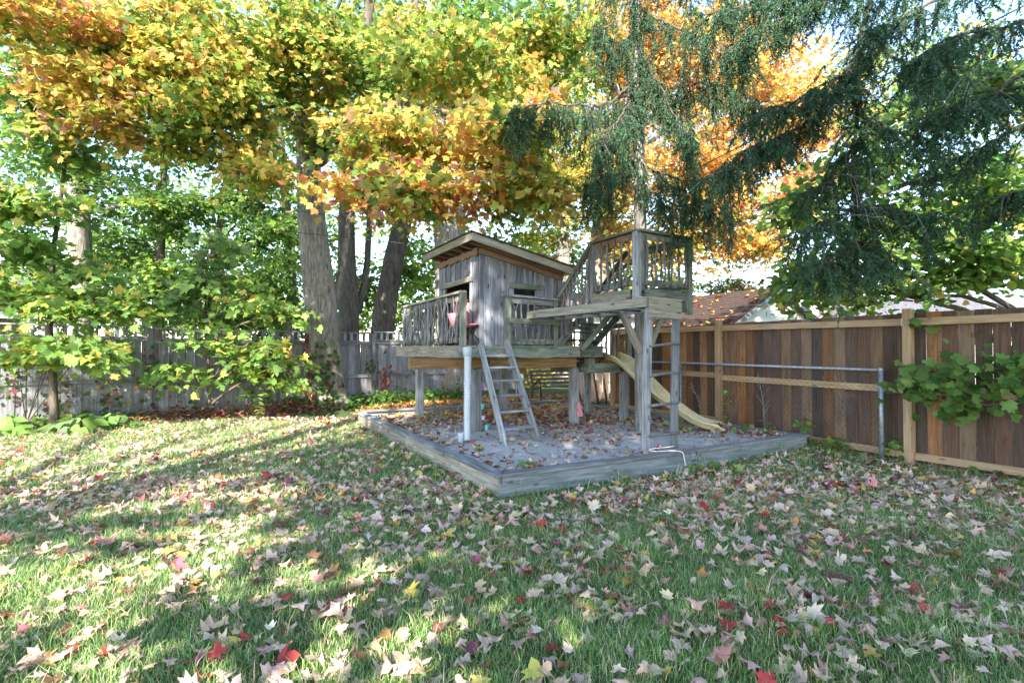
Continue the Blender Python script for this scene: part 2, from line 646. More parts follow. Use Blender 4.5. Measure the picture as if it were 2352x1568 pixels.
def smooth_path(pts, n=4, wob=0.0):
    pts = [Vector(p) for p in pts]
    out = []
    for i in range(len(pts) - 1):
        p0 = pts[max(i - 1, 0)]; p1 = pts[i]; p2 = pts[i + 1]; p3 = pts[min(i + 2, len(pts) - 1)]
        for k in range(n):
            t = k / n
            q = .5 * ((2 * p1) + (p2 - p0) * t + (2 * p0 - 5 * p1 + 4 * p2 - p3) * t * t + (3 * p1 - p0 - 3 * p2 + p3) * t ** 3)
            if wob: q = q + Vector((random.gauss(0, wob), random.gauss(0, wob), random.gauss(0, wob)))
            out.append(q)
    out.append(pts[-1])
    return out


def limb(mb, pts, r0, r1, seg=8, n=4, wob=0.0, power=1.0, flare=0.0):
    path = smooth_path(pts, n, wob)
    m = len(path) - 1
    rad = [r0 + (r1 - r0) * (i / m) ** power for i in range(m + 1)]
    if flare:
        for i in range(m + 1):
            rad[i] *= 1 + flare * math.exp(-(path[i].z - path[0].z) / .45)
    ph = [random.random() * 6 for _ in range(4)]
    mb.tube(path, rad, seg, True, lambda i, k: 1 + .07 * math.sin(k * 2.1 + ph[0]) + .05 * math.sin(k * 3.3 + i * .35 + ph[1]))


def tree(name, base, label, masses, trunk=None, limbs=(), tmat=None, template=None, size=.13, seg=12, group=None, per=26, spray=.45, flare=.35,
         n_single=0, tname=None, cat='tree', bits=7, mat=None, dens=1.0, nper=170, nmax=14, alt=None, **kw):
    """masses: (px, py, Y, rpx, rpy, depth_m, leaves, palette); trunk: list of (point, radius)"""
    root = thing(name, base, label, cat, group)
    tmat = tmat or M_bark
    trunk_pts = None
    if trunk:
        mb = MB()
        pts = [p for p, r in trunk]
        path = smooth_path(pts, 5)
        tt = np.linspace(0, len(trunk) - 1, len(path))
        rad = np.interp(tt, range(len(trunk)), [r for p, r in trunk])
        zz = path[0].z
        rad = [rr * (1 + flare * math.exp(-(p.z - zz) / .4)) for rr, p in zip(rad, path)]
        ph = random.random() * 6
        mb.tube(path, rad, seg, True, lambda i, k: 1 + .06 * math.sin(k * 2 * math.pi * 3 / seg + ph + i * .05) + .04 * math.sin(k * 1.9 + i * .5))
        mb.build('trunk', tmat, root, smooth=True)
        trunk_pts = path
    for L in limbs:
        mb = MB()
        limb(mb, L[0], L[1], L[2], 8, 5, .02)
        mb.build('branch', tmat, root, smooth=True)
    arr = []
    tw = MB()
    for ms in masses:
        px, py, Y, rx, ry, dep, n, pal = ms[:8]
        o = ms[8] if len(ms) > 8 else {}
        c = at(px, py, Y)
        r = (rx / F * Y, dep, ry / F * Y)
        n = int(n * dens)
        nsub = max(1, min(nmax, n // nper))
        sc = []
        for q in range(nsub):
            if nsub > 1:
                d = unit(RNG.normal(size=3)) * RNG.random() ** .4
                f = RNG.uniform(.28, .6)
                c2 = np.array(c) + d * np.array(r) * (1 - f * .6); r2 = np.array(r) * f * np.array([1.15, 1.15, .62])
            else:
                c2, r2 = np.array(c), np.array(r)
            P, N, T, S_, col, sc_ = mass_leaves(c2, r2, n / nsub, (alt if alt and RNG.random() < .3 else pal), o.get('size', size), per, o.get('spray', spray), **{**kw, **{k: v for k, v in o.items() if k not in ('size', 'spray', 'src')}})
            arr.append((P, N, T, S_, col)); sc.append(sc_)
        sc = np.concatenate(sc)
        src = o.get('src')
        if src is None and trunk_pts:
            zt = c.z - .35 * math.hypot(c.x - trunk_pts[0].x, c.y - trunk_pts[0].y)
            src = min(trunk_pts, key=lambda p: abs(p.z - zt))
        if src is not None:
            src = Vector(src)
            mid = (src + c) / 2 + Vector((0, 0, .12 * (c - src).length))
            ln = (c - src).length
            limb(tw, [src, mid, c], min(.012 + .011 * ln, .09), .012, 6, 4, .02)
            for q in sc[:: max(1, len(sc) // bits)]:
                q = Vector(q); s0 = c.lerp(mid, random.random() * .7)
                limb(tw, [s0, (s0 + q) / 2 + Vector((0, 0, .1)), q], .016, .005, 4, 2, .02)
    if tw.v: tw.build('twigs', M_twig if tmat is not M_bark else M_barkd, root)['kind'] = 'stuff'
    if arr:
        P, N, T, S_, col = [np.concatenate(a) for a in zip(*arr)]
        if n_single:
            sc_ = np.where(in_view(P), S_ / np.maximum(P[:, 1], .5), 0)
            top = np.argsort(-sc_)[:n_single]
            single_leaves('leaf', root, P[top], N[top], T[top], S_[top], col[top], template, tname, M_leafo)
            keep = np.ones(len(P), bool); keep[top] = False
            P, N, T, S_, col = P[keep], N[keep], T[keep], S_[keep], col[keep]
        leaves_obj('crown', root, P, N, T, S_, col, template or T_maple_s, mat=mat)
    return root
# ------------------------------------------------------------------ the setting: lawn, sand, grass
def grid_mesh(name, xs, ys, zf, mat, kind='structure'):
    X, Y = np.meshgrid(xs, ys)
    Z = zf(X, Y)
    nx, ny = len(xs), len(ys)
    co = np.column_stack([X.ravel(), Y.ravel(), Z.ravel()])
    i = np.arange(nx * ny).reshape(ny, nx)
    a, b, c, d = i[:-1, :-1].ravel(), i[:-1, 1:].ravel(), i[1:, 1:].ravel(), i[1:, :-1].ravel()
    tris = np.concatenate([np.column_stack([a, b, c]), np.column_stack([a, c, d])])
    o = bpy.data.objects.new(name, np_mesh(name, co, tris, mat, None, True))
    link(o, Matrix())
    o['kind'] = kind
    return o


fine = np.arange(-14, 14.01, .16)
xs = np.concatenate([[-400, -150, -60, -30, -20], fine, [20, 30, 60, 150, 400]])
ys = np.concatenate([[-200, -60, -25, -12, -6], np.arange(-2, 22.01, .16), [26, 35, 60, 150, 600]])


def lawn_h(x, y):
    u, v = uv_of(x, y)
    inside = sstep(u, -.02, .12) * sstep(4.95 - u, -.02, .12) * sstep(v, -.02, .12) * sstep(6.3 - v, -.02, .12)
    return gz(x, y) - .05 * inside


lawn = grid_mesh('lawn', xs, ys, lawn_h, M_ground)


def sand_h(u, v):
    h = .145 + .018 * np.sin(u * 2.3 + v * 1.1) * np.sin(v * 2.9 - u * .8) + .016 * np.sin(u * 5.1 - v * 3.7 + 1) * np.sin(v * 4.3 + u * 2.2)
    h = h + .011 * np.sin(u * 11.3 + np.sin(v * 6.1) * 2) * np.sin(v * 12.7 + np.sin(u * 7.3) * 2) + .006 * np.sin(u * 23 + v * 9) * np.sin(v * 27 - u * 13)
    h = h + .05 * np.exp(-((u - 3.15) ** 2 / .35 + (v - 1.2) ** 2 / .12)) + .05 * np.exp(-((u - 1.4) ** 2 / .1 + (v - 1.95) ** 2 / .05))
    h = h + .04 * sstep(u, 3.0, 4.6) - .03 * np.exp(-((u - 2.5) ** 2 / .5 + (v - .75) ** 2 / .05))
    edge = np.minimum(np.minimum(u, 4.93 - u), np.minimum(v, 6.2 - v))
    return h - .02 * (1 - sstep(edge, 0, .35))


us = np.linspace(.03, 4.9, 190); vs_ = np.linspace(.03, 6.17, 230)
U_, V_ = np.meshgrid(us, vs_)
co = np.column_stack([GC.x + GB.x * U_.ravel() + GV.x * V_.ravel(), GC.y + GB.y * U_.ravel() + GV.y * V_.ravel(), sand_h(U_, V_).ravel()])
i_ = np.arange(U_.size).reshape(U_.shape)
a_, b_, c_, d_ = i_[:-1, :-1].ravel(), i_[:-1, 1:].ravel(), i_[1:, 1:].ravel(), i_[1:, :-1].ravel()
sand = bpy.data.objects.new('sand', np_mesh('sand', co, np.concatenate([np.column_stack([a_, b_, c_]), np.column_stack([a_, c_, d_])]), M_sand, None, True))
link(sand, Matrix()); sand['kind'] = 'structure'


def sandz(u, v):
    return float(sand_h(np.array(u, float), np.array(v, float)))


def surface_z(x, y):
    """height of lawn or sand"""
    u, v = uv_of(x, y)
    ins = (u > .03) & (u < 4.9) & (v > .03) & (v < 6.17)
    return np.where(ins, sand_h(u, v), gz(x, y)), ins


# ------------------------------------------------------------------ sandbox border
bx = thing('sandbox_border', g(0, 0, 0), 'low weathered timber border of the sandbox with flat cap boards', 'sandbox')
beam('side_board', g(0, -.0, .1), g(2.62, 0, .1), .04, .19, M_box, bx)
beam('side_board', g(2.624, 0, .105), g(4.92, 0, .13), .04, .19, M_box, bx)
beam('side_board', g(.02, .022, .1), g(.02, 3.05, .1), .04, .19, M_tan, bx)
beam('side_board', g(.02, 3.054, .1), g(.02, 6.22, .1), .04, .19, M_tan, bx)
beam('side_board', g(4.90, .022, .12), g(4.90, 6.2, .12), .04, .19, M_box, bx)
beam('side_board', g(.045, 6.2, .12), g(4.875, 6.2, .12), .04, .19, M_box, bx)
beam('cap_board', g(-.03, .04, .216), g(2.9, .04, .219), .14, .038, M_cap, bx)
beam('cap_board', g(2.905, .04, .219), g(4.97, .04, .245), .14, .038, M_cap, bx)
beam('cap_board', g(.04, .115, .214), g(.04, 1.98, .214), .14, .038, M_cap, bx)
beam('cap_board', g(.04, 1.985, .214), g(.04, 4.1, .214), .14, .038, M_cap, bx)
beam('cap_board', g(.04, 4.105, .214), g(.04, 6.24, .214), .14, .038, M_cap, bx)
beam('cap_board', g(.115, 6.2, .236), g(4.96, 6.2, .236), .14, .038, M_cap, bx)
beam('cap_board', g(4.92, .115, .24), g(4.92, 6.125, .24), .10, .038, M_cap, bx)

# ------------------------------------------------------------------ play structure
PS = thing('treehouse', g(1.2, 3.4, 0), 'weathered wooden treehouse hut on a raised deck with stairs to a railed lookout', 'treehouse')
DZ = 1.535


def sub(name, mb, mat, parent, M=None, smooth=False):
    return mb.build(name, mat, parent, M, smooth)


# posts under the deck
for (u, v, b, w) in ((1.28, 3.30, .12, .14), (3.14, 3.18, .1, .14), (1.0, 5.35, .15, .14), (2.98, 5.6, .15, .15), (4.02, 3.95, .12, .10), (4.10, 2.96, .12, .12)):
    top = 1.16 if u < 3.6 else 1.06
    beam('support_post', g(u, v, b - .1), g(u, v, top), w, w, M_grey, PS, up=GV, c=.008)
# beams
beam('beam', g(.10, 3.2, 1.255), g(1.30, 3.2, 1.255), .09, .17, M_beam, PS)
beam('beam', g(1.37, 2.98, 1.25), g(3.03, 2.98, 1.25), .09, .17, M_beam, PS)
beam('beam', g(.9, 5.45, 1.255), g(3.3, 5.45, 1.255), .09, .17, M_beam, PS)
beam('beam', g(2.1, 4.7, 1.17), g(3.5, 4.7, 1.17), .09, .15, M_beam, PS)
beam('block', g(2.32, 3.6, 1.13), g(2.32, 3.7, 1.13), .16, .16, M_beam, PS)
beam('block', g(3.12, 3.16, 1.255), g(3.12, 3.30, 1.255), .10, .18, M_green, PS)
beam('block', g(3.30, 2.85, 1.24), g(3.30, 3.0, 1.24), .12, .17, M_green, PS)
for v in (3.3, 3.8, 4.3, 4.8, 5.3):
    beam('joist', g(.80, v, 1.42), g(3.38, v, 1.42), .04, .16, M_soffit, PS)
# deck: rim boards and boards
deck = beam('deck', g(.76, 5.98, 1.44), g(3.40, 5.98, 1.44), .04, .19, M_green, PS)
beam('rim_board', g(.72, 2.715, 1.44), g(2.93, 2.715, 1.44), .04, .19, M_green, deck)
beam('rim_board', g(2.933, 2.717, 1.44), g(3.42, 2.717, 1.44), .04, .19, M_green, deck)
beam('rim_board', g(.735, 2.737, 1.44), g(.735, 6.0, 1.44), .04, .19, M_tan, deck)
beam('rim_board', g(3.42, 2.74, 1.44), g(3.42, 4.1, 1.44), .04, .19, M_green, deck)
v = 2.80
while v < 5.95:
    beam('deck_board', g(.77, v, DZ - .019), g(3.40 if v < 3.3 else 3.95 if v < 4.1 else 3.4, v, DZ - .019), .136, .036, M_green, deck)
    v += .142

# hut
HZ = DZ
HU0, HU1, HV0, HV1 = 1.13, 2.64, 2.86, 4.60
SL = (2.84 - 3.235) / (2.66 - .85)          # roof slope along u


def roof_z(u): return 3.235 + SL * (u - .85)


front = beam('front_wall', g(HU0 + .06, HV0 + .10, HZ + .05), g(HU1 - .06, HV0 + .10, HZ + .05), .05, .09, M_hut, PS)


def plank_poly(name, a, b, z0, zt, v, th, mat, parent, along='u', fixed=None):
    """a vertical board whose top follows the roof; along u at v, or along v at u"""
    mb = MB()
    c = .004
    if along == 'u':
        P = lambda s, d, z: g(s, v + d, z)
        za, zb = zt(a), zt(b)
    else:
        P = lambda s, d, z: g(v + d, s, z)
        za = zb = zt(v)
    vs = [P(a, 0, z0), P(b, 0, z0), P(b, 0, zb), P(a, 0, za), P(a + c, -th, z0), P(b - c, -th, z0), P(b - c, -th, zb), P(a + c, -th, za)]
    mb.add(vs, [(0, 1, 2, 3), (5, 4, 7, 6), (4, 5, 1, 0), (5, 6, 2, 1), (6, 7, 3, 2), (7, 4, 0, 3)])
    # board-local axes: X up the board, so that the grain runs upwards
    m = P((a + b) / 2, 0, (z0 + za) / 2)
    X = Vector((0, 0, 1)); Y = (P(1, 0, 0) - P(0, 0, 0)).normalized(); Z = X.cross(Y)
    M = Matrix(((X.x, Y.x, Z.x, m.x), (X.y, Y.y, Z.y, m.y), (X.z, Y.z, Z.z, m.z), (0, 0, 0, 1)))
    return mb.build(name, mat, parent, M)


WU0, WU1, WZ0, WZ1 = 1.72, 2.14, 1.97, 2.45
edges = [HU0, 1.335, 1.56, 1.74, 1.93, 2.13, 2.32, 2.48, HU1]
topf = lambda u: roof_z(u) - .13
for k in range(len(edges) - 1):
    a, b = edges[k], edges[k + 1]
    if a < WU1 - .02 and b > WU0 + .03:
        plank_poly('plank', a + .003, b - .003, HZ, lambda u: WZ0, HV0 + .0, .02, M_hut, front)
        plank_poly('plank', a + .003, b - .003, WZ1, topf, HV0 + .0, .02, M_hut, front)
    else:
        plank_poly('plank', a + .003, b - .003, HZ, topf, HV0 + .0, .02, M_hut, front)
for e in edges[1:-1]:
    ins = WU0 - .02 < e < WU1 + .02
    if ins:
        plank_poly('batten', e - .022, e + .022, WZ1 + .09, topf, HV0 - .021, .018, M_hut, front)
    else:
        plank_poly('batten', e - .022, e + .022, HZ + (.0 if e > 1.5 else .12), topf, HV0 - .021, .018, M_hut, front)
plank_poly('corner_board', HU0 - .022, HU0 + .05, HZ, topf, HV0 - .021, .02, M_hut, front)
plank_poly('corner_board', HU1 - .06, HU1 + .02, HZ, topf, HV0 - .021, .02, M_hut, front)
beam('window_head', g(1.63, HV0 - .045, 2.50), g(2.28, HV0 - .045, 2.50), .045, .085, M_green, front)
beam('window_jamb', g(1.66, HV0 - .035, 1.95), g(1.66, HV0 - .035, 2.455), .03, .08, M_hut, front, up=GB)
beam('window_jamb', g(2.19, HV0 - .035, 1.95), g(2.19, HV0 - .035, 2.455), .03, .09, M_hut, front, up=GB)
beam('wall_top_trim', g(HU0 - .03, HV0 - .05, roof_z(HU0 - .03) - .165), g(HU1 + .02, HV0 - .05, roof_z(HU1 + .02) - .165), .035, .085, M_soffit, front)
left = beam('side_wall', g(HU0 + .10, HV0 + .13, 2.98), g(HU0 + .10, HV1 - .04, 2.98), .05, .08, M_hut, PS)
DV0, DV1, DZ1 = 3.14, 4.24, 2.56
le = [HV0 - .0, 2.96, 3.14, 3.36, 3.58, 3.80, 4.02, 4.24, 4.42, HV1]
tl = lambda u: roof_z(HU0) - .13
for k in range(len(le) - 1):
    a, b = le[k], le[k + 1]
    z0 = DZ1 if a >= DV0 - .01 and b <= DV1 + .01 else HZ
    plank_poly('plank', a + .003, b - .003, z0, tl, HU0 + .0, .02, M_hut, left, along='v')
for e in le[2:-1]:
    if DV0 - .01 < e < DV1 + .01:
        plank_poly('batten', e - .022, e + .022, DZ1 + .09, tl, HU0 - .021, .018, M_hut, left, along='v')
    else:
        plank_poly('batten', e - .022, e + .022, HZ, tl, HU0 - .021, .018, M_hut, left, along='v')
beam('door_head', g(HU0 - .05, 3.06, 2.60), g(HU0 - .05, 4.40, 2.60), .045, .085, M_tan, left)
beam('door_jamb', g(HU0 - .04, DV0 - .03, HZ), g(HU0 - .04, DV0 - .03, 2.555), .03, .06, M_hut, left, up=GV)
beam('door_jamb', g(HU0 - .04, DV1 + .03, HZ), g(HU0 - .04, DV1 + .03, 2.555), .03, .08, M_hut, left, up=GV)
# live-edge trim under the eave
mb = MB()
pts = 26
for s, (oo) in enumerate((0, .03)):
    for k in range(pts):
        vv = HV0 - .03 + (HV1 - HV0 + .05) * k / (pts - 1)
        w = .012 * math.sin(k * 1.7) + .010 * math.sin(k * .9 + 1) + .006 * math.sin(k * 4.1)
        mb.v.append(tuple(g(HU0 - .03 - oo, vv, 3.055 + w * .8)))
        mb.v.append(tuple(g(HU0 - .03 - oo, vv, 2.955 - w)))
for k in range(pts - 1):
    for s in (0, 1):
        b0 = s * pts * 2 + k * 2
        q = (b0, b0 + 1, b0 + 3, b0 + 2)
        mb.f.append(q if s == 0 else q[::-1])
    a0, b0 = k * 2, pts * 2 + k * 2
    mb.f.append((a0, a0 + 2, b0 + 2, b0)); mb.f.append((a0 + 1, b0 + 1, b0 + 3, a0 + 3))
sub('live_edge_trim', mb, M_soffit, left)
# rear and right walls
rw = beam('rear_wall', g(HU0 + .06, HV1 - .06, 2.5), g(HU1 - .06, HV1 - .06, 2.5), .05, .08, M_soffit, PS)
n = 8
for k in range(n):
    a = HU0 + (HU1 - HU0) * k / n; b = HU0 + (HU1 - HU0) * (k + 1) / n
    plank_poly('plank', a + .002, b - .002, HZ, topf, HV1, .02, M_soffit, rw)
rg = beam('end_wall', g(HU1 - .06, HV0 + .06, 2.4), g(HU1 - .06, HV1 - .1, 2.4), .05, .08, M_soffit, PS)
for k in range(9):
    a = HV0 + .03 + (HV1 - HV0 - .06) * k / 9; b = HV0 + .03 + (HV1 - HV0 - .06) * (k + 1) / 9
    plank_poly('plank', a + .002, b - .002, HZ, lambda u: roof_z(HU1) - .13, HU1 + .0, .02, M_hut, rg, along='v')
# roof
RU0, RU1, RV0, RV1 = .86, 2.68, 2.56, 4.78
mb = MB()
vs = []
for dz in (-.012, .012):
    for (u, vv) in ((RU0, RV0), (RU1, RV0), (RU1, RV1), (RU0, RV1)):
        vs.append(g(u - .015 * (u < 1), vv - .015 * (vv < 3), roof_z(u) + dz + .012))
mb.add(vs, [(3, 2, 1, 0), (4, 5, 6, 7), (0, 1, 5, 4), (1, 2, 6, 5), (2, 3, 7, 6), (3, 0, 4, 7)])
roof = sub('roof', mb, M_shingle, PS)
beam('fascia_board', g(RU0, RV0 + .02, roof_z(RU0) - .06), g(RU1 + .02, RV0 + .02, roof_z(RU1 + .02) - .06), .035, .115, M_tan, roof, up=(0, 0, 1))
beam('fascia_board', g(RU0 + .018, RV0 + .04, roof_z(RU0) - .06), g(RU0 + .018, RV1, roof_z(RU0) - .06), .035, .115, M_tan, roof)
beam('fascia_board', g(RU1 + .0, RV0 + .04, roof_z(RU1) - .06), g(RU1 + .0, RV1, roof_z(RU1) - .06), .035, .115, M_tan, roof)
for vv in (2.80, 3.12, 3.46, 3.80, 4.14, 4.48):
    beam('rafter', g(RU0 + .04, vv, roof_z(RU0 + .04) - .065), g(RU1 - .03, vv, roof_z(RU1 - .03) - .065), .038, .088, M_soffit, roof)

# railings with branch balusters
def stick(p, z0, z1, r, parent, fork=False, lean=None):
    mb = MB()
    n = 8
    lean = lean or (random.gauss(0, .012), random.gauss(0, .012))
    ph = [random.random() * 6 for _ in range(4)]
    amp = random.uniform(.006, .02)
    pts = []
    for k in range(n + 1):
        t = k / n
        off = GB * (lean[0] * (t - .5) * 2 + amp * math.sin(t * 5.5 + ph[0]) + .006 * math.sin(t * 13 + ph[1])) + GV * (.006 * math.sin(t * 6 + ph[2]))
        pts.append(Vector(p) + off + Vector((0, 0, z0 + (z1 - z0) * t)))
    rr = [r * (1.12 - .3 * k / n) * (1 + .13 * math.sin(k * 2.3 + ph[3])) for k in range(n + 1)]
    if fork: pts = pts[:-2]; rr = rr[:-2]
    mb.tube(pts, rr, 6)
    if fork:
        e = pts[-1]
        for sx in (-1, 1):
            mb.tube([e, e + GB * sx * .025 + Vector((0, 0, .06)), e + GB * sx * .05 + Vector((0, 0, .11))], [r * .85, r * .7, r * .45], 5)
    if random.random() < .35:
        k = random.randrange(2, 6); e = pts[k]; sx = random.choice((-1, 1))
        mb.tube([e, e + GB * sx * (r + .014) + Vector((0, 0, .02))], [r * .5, r * .35], 5)
    return mb.build('branch_baluster', M_stick, parent, Matrix.Translation(Vector(p) + Vector((0, 0, z0))), smooth=True)


# deck front railing
rz = 2.33
rail = beam('front_railing', g(1.46, 2.72, rz), g(2.50, 2.72, rz - .03), .10, .038, M_cap, PS)
beam('post', g(1.56, 2.74, DZ), g(1.56, 2.74, rz - .019), .085, .10, M_green, rail, up=GB)
beam('post', g(2.45, 2.74, DZ), g(2.45, 2.74, rz - .045), .085, .085, M_green, rail, up=GB)
beam('rail', g(1.605, 2.735, 2.255), g(2.405, 2.735, 2.235), .035, .085, M_grey, rail)
beam('rail', g(1.605, 2.735, 1.60), g(2.405, 2.735, 1.60), .035, .085, M_green, rail)
beam('rail', g(1.53, 2.675, 1.925), g(2.52, 2.675, 1.92), .04, .09, M_green, rail)
for k, u in enumerate((1.685, 1.79, 1.90, 2.02, 2.12, 2.24, 2.34)):
    stick(g(u, 2.705, 0), 1.57, 2.275 - .01 * k, .016 if k < 5 else .010, rail, fork=k in (0, 4))
# deck left railing
lz = 2.345
lr = beam('left_railing', g(.78, 2.68, lz), g(.78, 5.72, lz - .02), .10, .038, M_tan, PS)
for vv in (2.735, 4.19, 5.64):
    beam('post', g(.79, vv, DZ), g(.79, vv, lz - .02), .085, .085, M_grey if vv > 3 else M_green, lr, up=GV)
for a, b in ((2.78, 4.145), (4.235, 5.595)):
    beam('rail', g(.80, a, 2.26), g(.80, b, 2.255), .035, .085, M_tan, lr)
    beam('rail', g(.80, a, 1.62), g(.80, b, 1.62), .035, .085, M_tan, lr)
for k in range(13):
    vv = 2.86 + 1.25 * k / 12 + random.gauss(0, .015)
    if k in (9,): continue
    stick(g(.765, vv, 0), 1.57 + random.random() * .03, 2.29 + random.random() * .03, random.uniform(.014, .021), lr)
for k in range(16):
    vv = 4.28 + 1.28 * k / 15 + random.gauss(0, .01)
    stick(g(.765, vv, 0), 1.55 + random.random() * .03, 2.28 + random.random() * .04, random.uniform(.015, .024), lr)
# rear railing of the deck
rr_ = beam('rear_railing', g(.85, 5.75, lz - .02), g(3.35, 5.75, lz - .04), .10, .038, M_tan, PS)
beam('post', g(3.33, 5.75, DZ), g(3.33, 5.75, lz - .06), .085, .085, M_grey, rr_, up=GV)
beam('post', g(2.1, 5.75, DZ), g(2.1, 5.75, lz - .05), .085, .085, M_grey, rr_, up=GV)
for k in range(22):
    stick(g(.95 + 2.3 * k / 21, 5.75, 0), 1.57, 2.28, random.uniform(.013, .02), rr_)

# lookout platform
TZ = 2.385
TU0, TU1, TV0, TV1 = 3.06, 4.14, 1.45, 2.55
tp = beam('lookout_platform', g(TU0 + .02, TV1, TZ - .085), g(TU1, TV1, TZ - .085), .04, .15, M_tan, PS)
beam('rim_board', g(TU0 + .17, TV0, TZ - .07), g(TU1 + .0, TV0, TZ - .07), .04, .16, M_green, tp)
beam('rim_board', g(TU0 - .0, TV0 + .12, TZ - .07), g(TU0 - .0, TV1 - .02, TZ - .07), .04, .16, M_tan, tp)
beam('rim_board', g(TU1, TV0 + .022, TZ - .07), g(TU1, TV1 - .022, TZ - .07), .04, .16, M_green, tp)
beam('bearer', g(TU0 + .1, TV0 + .05, TZ - .235), g(TU1 + .0, TV0 + .05, TZ - .235), .04, .16, M_green, tp)
beam('bearer', g(TU0 + .1, TV1 - .35, TZ - .235), g(TU1 + .0, TV1 - .35, TZ - .235), .04, .16, M_beam, tp)
for k in range(7):
    vv = TV0 + .09 + k * .142
    if k == 3:
        beam('floor_board', g(TU0 + .02, vv, TZ - .0), g(3.40, vv, TZ - .0), .136, .03, M_green, tp)
        beam('floor_board', g(3.76, vv, TZ - .0), g(TU1 - .02, vv, TZ - .0), .136, .03, M_green, tp)
    elif k == 2 or k == 4:
        beam('floor_board', g(TU0 + .02, vv, TZ - .0), g(3.44, vv, TZ - .0), .136, .03, M_green, tp)
        beam('floor_board', g(3.72, vv, TZ - .0), g(TU1 - .02, vv, TZ - .0), .136, .03, M_green, tp)
    else:
        beam('floor_board', g(TU0 + .02, vv, TZ - .0), g(TU1 - .02, vv, TZ - .0), .136, .03, M_green, tp)
tz = 3.27
tr = beam('lookout_railing', g(TU0 + .0, TV0 - .03, tz), g(TU1 + .04, TV0 - .03, tz - .02), .10, .038, M_green, PS)
beam('cap_rail', g(TU0 + .0, TV0 + .022, tz), g(TU0 + .0, TV1 + .05, tz), .10, .038, M_green, tr)
beam('cap_rail', g(TU1 + .0, TV0 + .022, tz - .02), g(TU1 + .0, TV1 + .05, tz - .02), .10, .038, M_green, tr)
beam('post', g(TU0 + .02, TV0 - .0, 2.17), g(TU0 + .02, TV0 - .0, tz - .02), .10, .10, M_grey, tr, up=GV)
beam('post', g(TU0 + .0, TV1 + .0, 2.2), g(TU0 + .0, TV1 + .0, tz - .02), .085, .085, M_grey, tr, up=GV)
beam('post', g(TU1 - .0, TV0 - .03, 2.03), g(TU1 - .0, TV0 - .03, tz - .04), .085, .085, M_green, tr, up=GV)
beam('post', g(TU1 - .0, TV1 + .0, 2.2), g(TU1 - .0, TV1 + .0, tz - .04), .085, .085, M_green, tr, up=GV)
beam('rail', g(TU0 + .075, TV0 - .01, tz - .075), g(TU1 - .045, TV0 - .01, tz - .09), .035, .09, M_tan, tr)
beam('rail', g(TU0 + .075, TV0 - .01, 2.485), g(TU1 - .045, TV0 - .01, 2.485), .035, .09, M_green, tr)
beam('rail', g(TU0 + .02, TV0 + .055, tz - .075), g(TU0 + .02, TV1 - .045, tz - .075), .035, .09, M_soffit, tr)
beam('rail', g(TU0 + .02, TV0 + .055, 2.485), g(TU0 + .02, TV1 - .045, 2.485), .035, .09, M_green, tr)
beam('rail', g(TU1 - .02, TV0 + .02, tz - .09), g(TU1 - .02, TV1 - .045, tz - .09), .035, .09, M_tan, tr)
beam('rail', g(TU1 - .02, TV0 + .02, 2.485), g(TU1 - .02, TV1 - .045, 2.485), .035, .09, M_green, tr)
for k, u in enumerate((3.24, 3.44, 3.60, 3.74, 3.90, 4.06)):
    stick(g(u, TV0 - .045, 0), 2.43 + random.random() * .03, 3.22, .022 if k in (0, 5) else .017, tr)
for k in range(6):
    vv = TV0 + .16 + .88 * k / 5.4
    stick(g(TU0 - .015, vv, 0), 2.42, 3.215, random.uniform(.015, .022), tr)
for k in range(5):
    stick(g(TU1 + .015, TV0 + .2 + .2 * k, 0), 2.43, 3.2, .017, tr)
# stairs from the deck up to the lookout
st = beam('staircase', g(3.08, 3.55, 1.56), g(3.08, 2.56, 2.26), .04, .13, M_green, PS)
beam('stringer', g(3.86, 3.55, 1.56), g(3.86, 2.56, 2.26), .04, .13, M_green, st)
for k in range(5):
    t = (k + .35) / 4.9
    beam('tread', g(3.10, 3.55 - .97 * t, 1.60 + .70 * t), g(3.84, 3.55 - .97 * t, 1.60 + .70 * t), .19, .035, M_green, st)
hr = beam('handrail', g(2.46, 2.67, 2.33), g(3.03, 2.53, 3.26), .09, .036, M_green, st)
beam('handrail', g(2.50, 2.675, 2.29), g(3.04, 2.545, 3.17), .035, .085, M_soffit, st)
beam('stringer', g(2.50, 2.72, 1.55), g(3.05, 2.60, 2.18), .04, .12, M_green, st)
beam('handrail', g(3.88, 3.62, 2.40), g(3.88, 2.58, 3.23), .09, .036, M_soffit, st)
beam('newel_post', g(3.05, 3.66, DZ), g(3.05, 3.66, 2.20), .085, .085, M_green, st, up=GV)
beam('newel_post', g(3.88, 3.66, DZ), g(3.88, 3.66, 2.40), .085, .085, M_green, st, up=GV)
for k in range(9):
    t = (k + .6) / 9.4
    stick(g(2.50 + .53 * t, 2.645 - .13 * t, 0), 1.55 + .68 * t + random.uniform(-.06, .06), 2.36 + .84 * t, random.uniform(.014, .021), st)
    if k % 2: stick(g(3.90, 3.58 - 1.02 * t, 0), 1.62 + .70 * t, 2.34 + .80 * t, .014, st)
# braces
beam('brace', g(2.94, 2.67, 1.47), g(3.50, 2.55, 2.12), .045, .09, M_green, PS)
beam('brace', g(2.93, 1.70, 2.14), g(3.40, 1.74, 1.44), .085, .09, M_tan, PS)
beam('brace', g(3.98, 1.82, 2.10), g(3.66, 1.78, 1.55), .05, .10, M_tan, PS)
